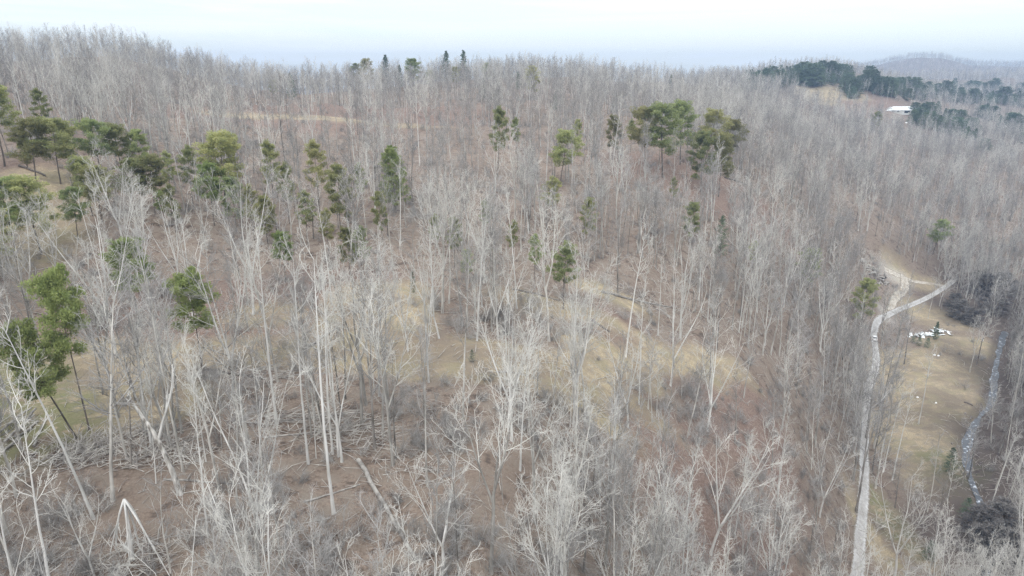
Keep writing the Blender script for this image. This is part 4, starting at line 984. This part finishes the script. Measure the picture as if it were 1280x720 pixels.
for (u, v) in [(1170, 425), (1160, 440), (1190, 430), (1200, 450), (1221, 456), (1150, 415), (1175, 470), (1160, 500), (1185, 520), (1150, 530), (1180, 560), (1200, 480), (1175, 395)]:
    qq = at(u, v); occupied.append((qq[0], qq[1], 7))

# ---- brush: sticks nobody could count
def sticks(name, spots, label, seed, mat):
    rg_ = np.random.default_rng(seed); P = []; R = []
    for (cx, cy, rx, ry, cnt, hh_, ln0, ln1, bias) in spots:
        for i in range(cnt):
            a_ = rg_.uniform(0, 6.28); rr = rg_.uniform(0, 1) ** .5; x, y = cx + rx * rr * math.cos(a_), cy + ry * rr * math.sin(a_)
            ln = rg_.uniform(ln0, ln1); az = rg_.normal(bias, .9) if bias is not None else rg_.uniform(0, PI)
            el = rg_.normal(0, .18) + (.25 if hh_ > .6 else 0) * rg_.normal()
            dv = np.array([math.cos(az) * math.cos(el), math.sin(az) * math.cos(el), math.sin(el)]) * ln
            x2, y2 = x + dv[0], y + dv[1]
            z0 = hgt(x, y)[0] + .05 + hh_ * (1 - rr) * rg_.uniform(0, 1); z1 = max(hgt(x2, y2)[0] + .05, z0 + dv[2] * (hh_ > .3))
            if hh_ <= .3: z1 = hgt(x2, y2)[0] + .08 + abs(dv[2]) * .3
            m_ = np.array([(x + x2) / 2 + rg_.normal(0, .06 * ln), (y + y2) / 2 + rg_.normal(0, .06 * ln), (z0 + z1) / 2 + rg_.normal(.05, .05) * ln * .5]); m_[2] = max(m_[2], hgt(m_[0], m_[1])[0] + .05)
            P.append([[x, y, z0], m_, [x2, y2, z1]]); r0_ = rg_.uniform(.012, .05) * (1 + .3 * (ln > 3)); R.append([r0_, r0_ * .8, r0_ * .4])
    g = Geo(); g.tubes(np.array(P), np.array(R), 4); return tag(link(name, g.mesh(name, mat)), label, 'brush' if 'pile' in name else 'fallen branches', kind='stuff')
def spot(u, v, rx, ry, cnt, hh_, l0, l1, bias=None):
    qq = at(u, v); return (qq[0], qq[1], rx, ry, cnt, hh_, l0, l1, bias)
sticks('brush_pile', [spot(150, 560, 6.5, 4, 330, 1.3, 1.2, 4.5), spot(100, 570, 4, 3, 120, 1.2, 1, 4), spot(200, 575, 4.5, 3, 160, 1.2, 1, 4), spot(60, 575, 3, 3, 60, 1, 1, 3.5),
  spot(390, 530, 7, 2.5, 170, .9, 2, 5, .1), spot(440, 548, 5, 2.5, 110, .9, 2, 5, .2), spot(300, 470, 8, 2, 120, .6, 1, 4, .1), spot(800, 376, 9, 4, 150, 1.0, 1, 4), spot(170, 700, 3, 2.5, 120, .8, 1, 3), spot(90, 705, 4, 2.5, 110, .7, 1, 3),
  spot(460, 390, 5, 3, 90, .7, 1, 3.5), spot(260, 400, 6, 4, 90, .7, 1, 3.5), spot(1250, 600, 8, 12, 120, .8, 1, 4), spot(740, 570, 6, 4, 90, .6, 1, 3), spot(750, 650, 6, 4, 90, .6, 1, 3), spot(520, 590, 5, 3, 80, .6, 1, 3)], 'tangled grey slash and brush piled on the slope', 31, LOGM)
sticks('fallen_branches', [(-30 + 0, 52, 40, 26, 500, .1, .5, 2.4, None), (5, 75, 60, 35, 1000, .1, .6, 3.5, None), (0, 120, 90, 45, 1500, .1, .8, 4.0, None), (20, 200, 140, 60, 900, .1, 1.5, 6.0, None), (90, 150, 40, 60, 400, .1, 1, 4, None)], 'fallen grey sticks and branches lying in the leaf litter', 32, LOGM)



# ------------------------------------------------------------------ far hills
far_pts = []
def hill(Y, prof, depth, base, seed, dens, name='hills'):
    us = np.array([p[0] for p in prof], float); vs = np.array([p[1] for p in prof], float)
    r_ = [ray(u, v) for u, v in prof]
    xs = np.array([r[0] / r[1] * Y for r in r_]); zs = np.array([CAMZ + r[2] / r[1] * Y for r in r_])
    def hz_(x, y):
        top = np.interp(x, xs, zs); s_ = np.clip(np.abs(y - Y) / depth, 0, 1)
        f = .5 + .5 * np.cos(PI * s_)
        n_ = fbm(x, y, 170, 4, seed)
        return base + (top - base) * f + n_ * 16 * (1 - f * .8) * (s_ < 1) * f ** .3
    nx, ny = 200, 46
    X, Yg = np.meshgrid(np.linspace(xs[0], xs[-1], nx), np.linspace(Y - depth, Y + depth, ny))
    Z = hz_(X.ravel(), Yg.ravel())
    V = np.stack([X.ravel(), Yg.ravel(), Z], -1); i, j = np.meshgrid(np.arange(ny - 1), np.arange(nx - 1), indexing='ij'); a = (i * nx + j).ravel()
    Fh = np.stack([a, a + 1, a + nx + 1, a + nx], -1)
    me = mesh_np(name, V, Fh.ravel(), np.full(len(Fh), 4), gm); vcol(me, 'cover', Z * 0, Z * 0, Z * 0); vcol(me, 'cover2', Z * 0, Z * 0, Z * 0)
    tag(link(name, me), kind='structure')
    r2 = np.random.default_rng(seed); m = int((xs[-1] - xs[0]) * depth * 1.25 * dens)
    x = r2.uniform(xs[0], xs[-1], m); y = r2.uniform(Y - depth, Y + depth * .25, m)
    far_pts.append(np.stack([x, y, hz_(x, y) - .3], -1))
hill(1550, [(1060,112),(1110,106),(1150,101),(1180,98),(1215,101),(1250,97),(1290,101),(1340,99),(1420,104)], 330, 30, 3, .012)
hill(2700, [(900,96),(1040,90),(1085,83.5),(1100,81),(1112,79),(1122,76),(1134,73.5),(1150,72.5),(1168,73.5),(1178,76),(1192,80.5),(1215,82),(1250,83),(1290,83.5),(1350,84),(1440,86)], 620, 20, 8, .007)


# random wood
rng = np.random.default_rng(5)
def density(x, y):
    return 1.0
cand = []
def scatter(y0, y1, dens, seed):
    r_ = np.random.default_rng(seed)
    w1 = 0.80 * (y1 + 60)
    area = 2 * w1 * (y1 - y0); m = int(area * dens)
    x = r_.uniform(-w1, w1, m); y = r_.uniform(y0, y1, m)
    k_ = np.abs(x) < 0.80 * (y + 60)
    return np.stack([x[k_], y[k_]], -1)
bands = [(22, 60, .100), (60, 110, .070), (110, 180, .042), (180, 300, .033), (300, 500, .028), (500, 800, .022), (800, 1250, .015)]
pos = np.concatenate([scatter(a, b_, d_, 50 + i) for i, (a, b_, d_) in enumerate(bands)])
exr = scatter(170, 700, .016, 78); pos = np.concatenate([pos, exr[(exr[:, 0] / exr[:, 1] > .26)]])
exb = scatter(142, 215, .05, 79); dexb = dist_poly(exb[:, 0], exb[:, 1], ROAD); pos = np.concatenate([pos, exb[(dexb > 2.3) & (dexb < 7)]])
ex = scatter(95, 330, .05, 77); oc2 = np.argsort(CREEK[:, 1]); exc = np.interp(ex[:, 1], CREEK[oc2, 1], CREEK[oc2, 0]); pos = np.concatenate([pos, ex[(ex[:, 0] > exc + 4) & (ex[:, 0] < exc + 80)]])
z = hgt(pos[:, 0], pos[:, 1])
# interpolate ground cover at tree spots (nearest grid vertex)
def grid_val(arr, x, y):
    fi = np.log((np.maximum(y, -69.9) + 90) / 20.) / math.log(3590 / 20.) * (NR - 1); i = np.clip(np.round(fi).astype(int), 0, NR - 1)
    fj = (x / (0.95 * (y + 120)) + 1) / 2 * (NCc - 1); j = np.clip(np.round(fj).astype(int), 0, NCc - 1)
    return arr.reshape(NR, NCc)[i, j]
gv = grid_val(grass, pos[:, 0], pos[:, 1]); rv = grid_val(red, pos[:, 0], pos[:, 1])
dR = np.minimum(dist_poly(pos[:, 0], pos[:, 1], ROAD), dist_poly(pos[:, 0], pos[:, 1], SPUR)); dC = dist_poly(pos[:, 0], pos[:, 1], CREEK)
U, V_, D_ = project(pos[:, 0], pos[:, 1], z)
pr = rng.uniform(0, 1, len(pos))
keep = (pr > gv * np.where(pos[:, 1] > 150, .97, .72)) & (pr > rv * .45) & (dR > 2.2) & (dC > 2.6)
thin = np.ones(len(pos))
for (u, v, rx, ry, k_) in [(370, 156, 70, 34, .30), (300, 154, 40, 26, .35), (460, 162, 50, 34, .30), (450, 200, 45, 35, .5), (600, 190, 60, 45, .55), (560, 240, 40, 30, .6), (840, 225, 30, 30, .3), (895, 245, 28, 26, .35), (935, 262, 22, 22, .4),
        (40, 222, 16, 18, .3), (100, 400, 16, 12, .5), (450, 400, 14, 12, .35), (780, 430, 12, 12, .4), (600, 455, 26, 5, .6), (250, 440, 22, 6, .5), (1040, 124, 45, 60, .12), (1095, 132, 60, 60, .12), (1040, 134, 50, 50, .15), (1085, 144, 60, 50, .2), (420, 350, 25, 12, .6), (640, 350, 22, 14, .6), (110, 660, 10, 7, .35), (400, 640, 12, 5, .5), (900, 655, 8, 6, .5), (480, 640, 8, 6, .5), (1105, 348, 26, 26, .05), (1180, 420, 20, 28, .12), (1172, 500, 20, 28, .22), (1165, 560, 15, 20, .4)]:
    pp = patch(pos[:, 0], pos[:, 1], u, v, rx, ry, 0, .4); thin = np.minimum(thin, 1 - (1 - k_) * pp)
gapn = np.array([mnoise.noise(Vector((a / 22, b_ / 22, 2.))) for a, b_ in pos])
thin *= np.clip(np.where(pos[:, 1] < 95, 1.1, .95) + gapn * np.where(pos[:, 1] < 95, .6, 1.5), .35, 1.15)
db_ = dist_poly(pos[:, 0], pos[:, 1], BENCH); db2 = dist_poly(pos[:, 0] * 1.07, pos[:, 1] * 1.07, BENCH)
thin *= np.where(db_ < 3.2, .12, 1) * np.where(db2 < 3.6, .45, 1)
keep &= rng.uniform(0, 1, len(pos)) < thin
keep &= ~((dR < 6.5) & (pos[:, 1] < 142))
for (x_, y_, r_) in occupied:
    keep &= np.hypot(pos[:, 0] - x_, pos[:, 1] - y_) > r_
pos, z, U, V_, D_ = pos[keep], z[keep], U[keep], V_[keep], D_[keep]
N_ = len(pos)
var = rng.choice(12, N_, p=[.14, .11, .12, .13, .06, .11, .03, .06, .06, .09, .06, .03])
nearv = rng.choice(12, N_, p=[.09, .10, .06, .06, .09, .10, .06, .06, .14, .15, .04, .05]); var = np.where(pos[:, 1] < 115, nearv, var)
scl = rng.uniform(.78, 1.15, N_) * np.interp(np.hypot(pos[:, 0], pos[:, 1]), [30, 48, 60, 200, 450, 1000], [.66, .78, .86, .92, .80, .75]); rot = rng.uniform(0, 2 * PI, N_)
heights = np.array([b_[2] for b_ in BARE])[var] * scl
# shorter trees right at the front, so their tops stay low in view
ut, vt, _d = project(pos[:, 0], pos[:, 1], z + heights)
inview = (U > -20) & (U < 1300) & (vt < 735) & (V_ > 60)
order = np.argsort(np.where(inview, D_, 1e9))
N_IND = 300 - n_bare[0]
ind = order[:N_IND]
rest = np.ones(N_, bool); rest[ind] = False
print('trees', N_, 'individual reach depth', D_[ind].max())
used = {}
for i in ind:
    i = int(i); t_, b_, h_, w_ = BARE[var[i]]
    zn = zone(U[i], V_[i])
    lb = size_word(scl[i]) + w_ + ' ' + zn
    put_tree('bare_tree', (t_, b_), (pos[i, 0], pos[i, 1], z[i] - .15), rot[i], scl[i], lb, 'tree', 'bare trees on the hillside', tilt=(rng.normal(0, .04), rng.normal(0, .04)))

def gn_scatter(name, P, rotz, scale, tilt, protos, label, cat):
    """one object: points that carry copies of the trees standing in front"""
    me = bpy.data.meshes.new(name); me.vertices.add(len(P)); me.vertices.foreach_set('co', np.asarray(P, np.float32).ravel())
    a = me.attributes.new('rot', 'FLOAT_VECTOR', 'POINT'); a.data.foreach_set('vector', np.stack([tilt[:, 0], tilt[:, 1], rotz], -1).astype(np.float32).ravel())
    a = me.attributes.new('scl', 'FLOAT', 'POINT'); a.data.foreach_set('value', scale.astype(np.float32))
    a = me.attributes.new('idx', 'INT', 'POINT'); a.data.foreach_set('value', protos[1].astype(np.int32))
    o = link(name, me)
    ng = bpy.data.node_groups.new(name, 'GeometryNodeTree')
    ng.interface.new_socket('Geometry', in_out='INPUT', socket_type='NodeSocketGeometry'); ng.interface.new_socket('Geometry', in_out='OUTPUT', socket_type='NodeSocketGeometry')
    gi = ng.nodes.new('NodeGroupInput'); go = ng.nodes.new('NodeGroupOutput')
    iop = ng.nodes.new('GeometryNodeInstanceOnPoints'); iop.inputs['Pick Instance'].default_value = True
    jn = ng.nodes.new('GeometryNodeJoinGeometry')
    for objs in reversed(protos[0]):
        j2 = ng.nodes.new('GeometryNodeJoinGeometry')
        for ob in objs:
            oi = ng.nodes.new('GeometryNodeObjectInfo'); oi.transform_space = 'ORIGINAL'; oi.inputs['Object'].default_value = ob
            ng.links.new(oi.outputs['Geometry'], j2.inputs[0])
        gti = ng.nodes.new('GeometryNodeGeometryToInstance'); ng.links.new(j2.outputs[0], gti.inputs[0]); ng.links.new(gti.outputs[0], jn.inputs[0])
    def attr(nm, ty):
        x = ng.nodes.new('GeometryNodeInputNamedAttribute'); x.data_type = ty; x.inputs['Name'].default_value = nm; return x.outputs[0]
    ng.links.new(gi.outputs[0], iop.inputs['Points']); ng.links.new(jn.outputs[0], iop.inputs['Instance'])
    ng.links.new(attr('idx', 'INT'), iop.inputs['Instance Index'])
    er = ng.nodes.new('FunctionNodeEulerToRotation'); ng.links.new(attr('rot', 'FLOAT_VECTOR'), er.inputs[0]); ng.links.new(er.outputs[0], iop.inputs['Rotation'])
    ng.links.new(attr('scl', 'FLOAT'), iop.inputs['Scale']); ng.links.new(iop.outputs[0], go.inputs[0])
    md = o.modifiers.new('plants', 'NODES'); md.node_group = ng
    return tag(o, label, cat, kind='stuff')
# prototypes are real trees of the front rows
proto_objs = {}
for o in bpy.data.objects:
    if o.name.startswith(('bare_tree',)) and o.type == 'EMPTY':
        ch_ = list(o.children)
        if ch_: proto_objs.setdefault(ch_[0].data.name if ch_[0].data.name.startswith('trunk') else ch_[1].data.name, ch_)
plist = []; vmap = {}
for i, (t_, b_, h_, w_) in enumerate(BARE):
    if t_.name in proto_objs: vmap[i] = len(plist); plist.append(proto_objs[t_.name])
vi = np.array([vmap.get(int(v), 0) for v in var])
R_ = rest
FP = np.concatenate(far_pts); nf = len(FP)
gn_scatter('bare_woods', np.concatenate([np.stack([pos[R_, 0], pos[R_, 1], z[R_] - .2], -1), FP]), np.concatenate([rot[R_], rng.uniform(0, 6.28, nf)]), np.concatenate([scl[R_], rng.uniform(.8, 1.1, nf)]), rng.normal(0, .04, (R_.sum() + nf, 2)), (plist, np.concatenate([vi[R_], rng.integers(0, len(plist), nf)])), 'grey leafless woods covering the hills behind the nearer trees', 'woods')

# underbrush
sh0 = []
for k_, (u, v) in enumerate([(700, 560), (250, 470), (560, 640)]):
    q = at(u, v); e = empty('bare_shrub', q); tag(e, ['rounded bare shrub on the brown slope in the middle', 'leggy bare shrub beside the grassy bench at left', 'low bare shrub near the bottom middle'][k_], 'shrub')
    o = link('stems', SHRUBS[k_], e); sh0.append([o])
ub = np.concatenate([scatter(22, 60, .30, 91), scatter(60, 120, .17, 92), scatter(120, 220, .05, 93), scatter(220, 420, .02, 94)])
zb = hgt(ub[:, 0], ub[:, 1])
cl = np.array([mnoise.noise(Vector((a / 14, b_ / 14, 5.))) for a, b_ in ub])
gvu = grid_val(grass, ub[:, 0], ub[:, 1]); dRu = dist_poly(ub[:, 0], ub[:, 1], ROAD); dCu = dist_poly(ub[:, 0], ub[:, 1], CREEK)
kp = (cl + rng.normal(0, .18, len(ub)) > -.02) & (rng.uniform(0, 1, len(ub)) > gvu * .85) & (dRu > 2.5) & (dCu > 3)
ub, zb = ub[kp], zb[kp]
gn_scatter('underbrush', np.stack([ub[:, 0], ub[:, 1], zb - .05], -1), rng.uniform(0, 6.28, len(ub)), rng.uniform(.5, 1.25, len(ub)), rng.normal(0, .1, (len(ub), 2)), (sh0, rng.integers(0, 3, len(ub))), 'grey twiggy underbrush between the trunks', 'underbrush')

# ------------------------------------------------------------------ sky, sun, view
SUN_EL, SUN_AZ = math.radians(48), math.radians(200)
w = bpy.data.worlds.new('World'); bpy.context.scene.world = w; w.use_nodes = True
N = w.node_tree.nodes; L = w.node_tree.links
bg = N['Background']; bg.inputs['Strength'].default_value = 0.10
sky = N.new('ShaderNodeTexSky'); sky.sky_type = 'NISHITA'; sky.sun_disc = False; sky.sun_elevation = SUN_EL; sky.sun_rotation = SUN_AZ
tcw = N.new('ShaderNodeTexCoord'); mp = N.new('ShaderNodeMapping'); mp.inputs['Scale'].default_value = (1, 1, 20)
L.new(tcw.outputs['Generated'], mp.inputs['Vector'])
nz = N.new('ShaderNodeTexNoise'); nz.inputs['Scale'].default_value = 2.2; nz.inputs['Detail'].default_value = 7; nz.inputs['Roughness'].default_value = .6; nz.inputs['Distortion'].default_value = .6
L.new(mp.outputs[0], nz.inputs['Vector'])
mr = N.new('ShaderNodeMapRange'); mr.inputs['From Min'].default_value = .40; mr.inputs['From Max'].default_value = .60; mr.inputs['To Min'].default_value = .58; mr.inputs['To Max'].default_value = 1.0
L.new(nz.outputs['Fac'], mr.inputs['Value'])
mxs = N.new('ShaderNodeMix'); mxs.data_type = 'RGBA'; L.new(mr.outputs[0], mxs.inputs[0]); L.new(sky.outputs[0], mxs.inputs[6]); 
sx = N.new('ShaderNodeSeparateXYZ'); L.new(tcw.outputs['Generated'], sx.inputs[0])
me_ = N.new('ShaderNodeMapRange'); me_.inputs['From Min'].default_value = 0.0; me_.inputs['From Max'].default_value = 1.0; me_.inputs['To Min'].default_value = 6.0; me_.inputs['To Max'].default_value = 14.5; L.new(sx.outputs[2], me_.inputs['Value'])
cm = N.new('ShaderNodeVectorMath'); cm.operation = 'SCALE'; cm.inputs[0].default_value = (.965, 1.0, 1.01); L.new(me_.outputs[0], cm.inputs['Scale']); L.new(cm.outputs[0], mxs.inputs[7])
L.new(mxs.outputs[2], bg.inputs['Color'])
sd = bpy.data.lights.new('sun', 'SUN'); sd.energy = 0.9; sd.angle = math.radians(20); sd.color = (1, .985, .96)
so = bpy.data.objects.new('sun', sd); C.objects.link(so)
dirv = Vector((math.sin(SUN_AZ) * math.cos(SUN_EL), math.cos(SUN_AZ) * math.cos(SUN_EL), math.sin(SUN_EL)))
so.rotation_euler = dirv.to_track_quat('Z', 'Y').to_euler()

HAZE_D = 0.00025

hz = bpy.data.meshes.new('haze')
g = Geo(); g.box((-3560, -160, float(H.min()) - 4), (3560, 3620, 205)); hm = bpy.data.materials.new('haze'); hm.use_nodes = True
hn = hm.node_tree; [hn.nodes.remove(x) for x in list(hn.nodes) if x.type == 'BSDF_PRINCIPLED']
pv = hn.nodes.new('ShaderNodeVolumePrincipled'); pv.inputs['Color'].default_value = (.42, .58, .84, 1); pv.inputs['Density'].default_value = HAZE_D; pv.inputs['Anisotropy'].default_value = 0.0
hn.links.new(pv.outputs[0], hn.nodes['Material Output'].inputs['Volume'])
tag(link('haze', g.mesh('haze', hm, False)), 'thin blue haze filling the air over the hills', 'haze', kind='stuff')


sc = bpy.context.scene
sc.view_settings.view_transform = 'Standard'; sc.view_settings.look = 'None'; sc.view_settings.gamma = 1; sc.view_settings.exposure = 0.96
sc.cycles.max_bounces = 4; sc.cycles.diffuse_bounces = 2; sc.cycles.glossy_bounces = 1; sc.cycles.transmission_bounces = 2; sc.cycles.volume_bounces = 0; sc.cycles.transparent_max_bounces = 4
sc.cycles.use_denoising = True; sc.cycles.denoiser = 'OPENIMAGEDENOISE'; sc.cycles.denoising_prefilter = 'NONE'; sc.cycles.denoising_input_passes = 'RGB_ALBEDO_NORMAL'
sc.cycles.use_adaptive_sampling = True; sc.cycles.adaptive_threshold = 0.015
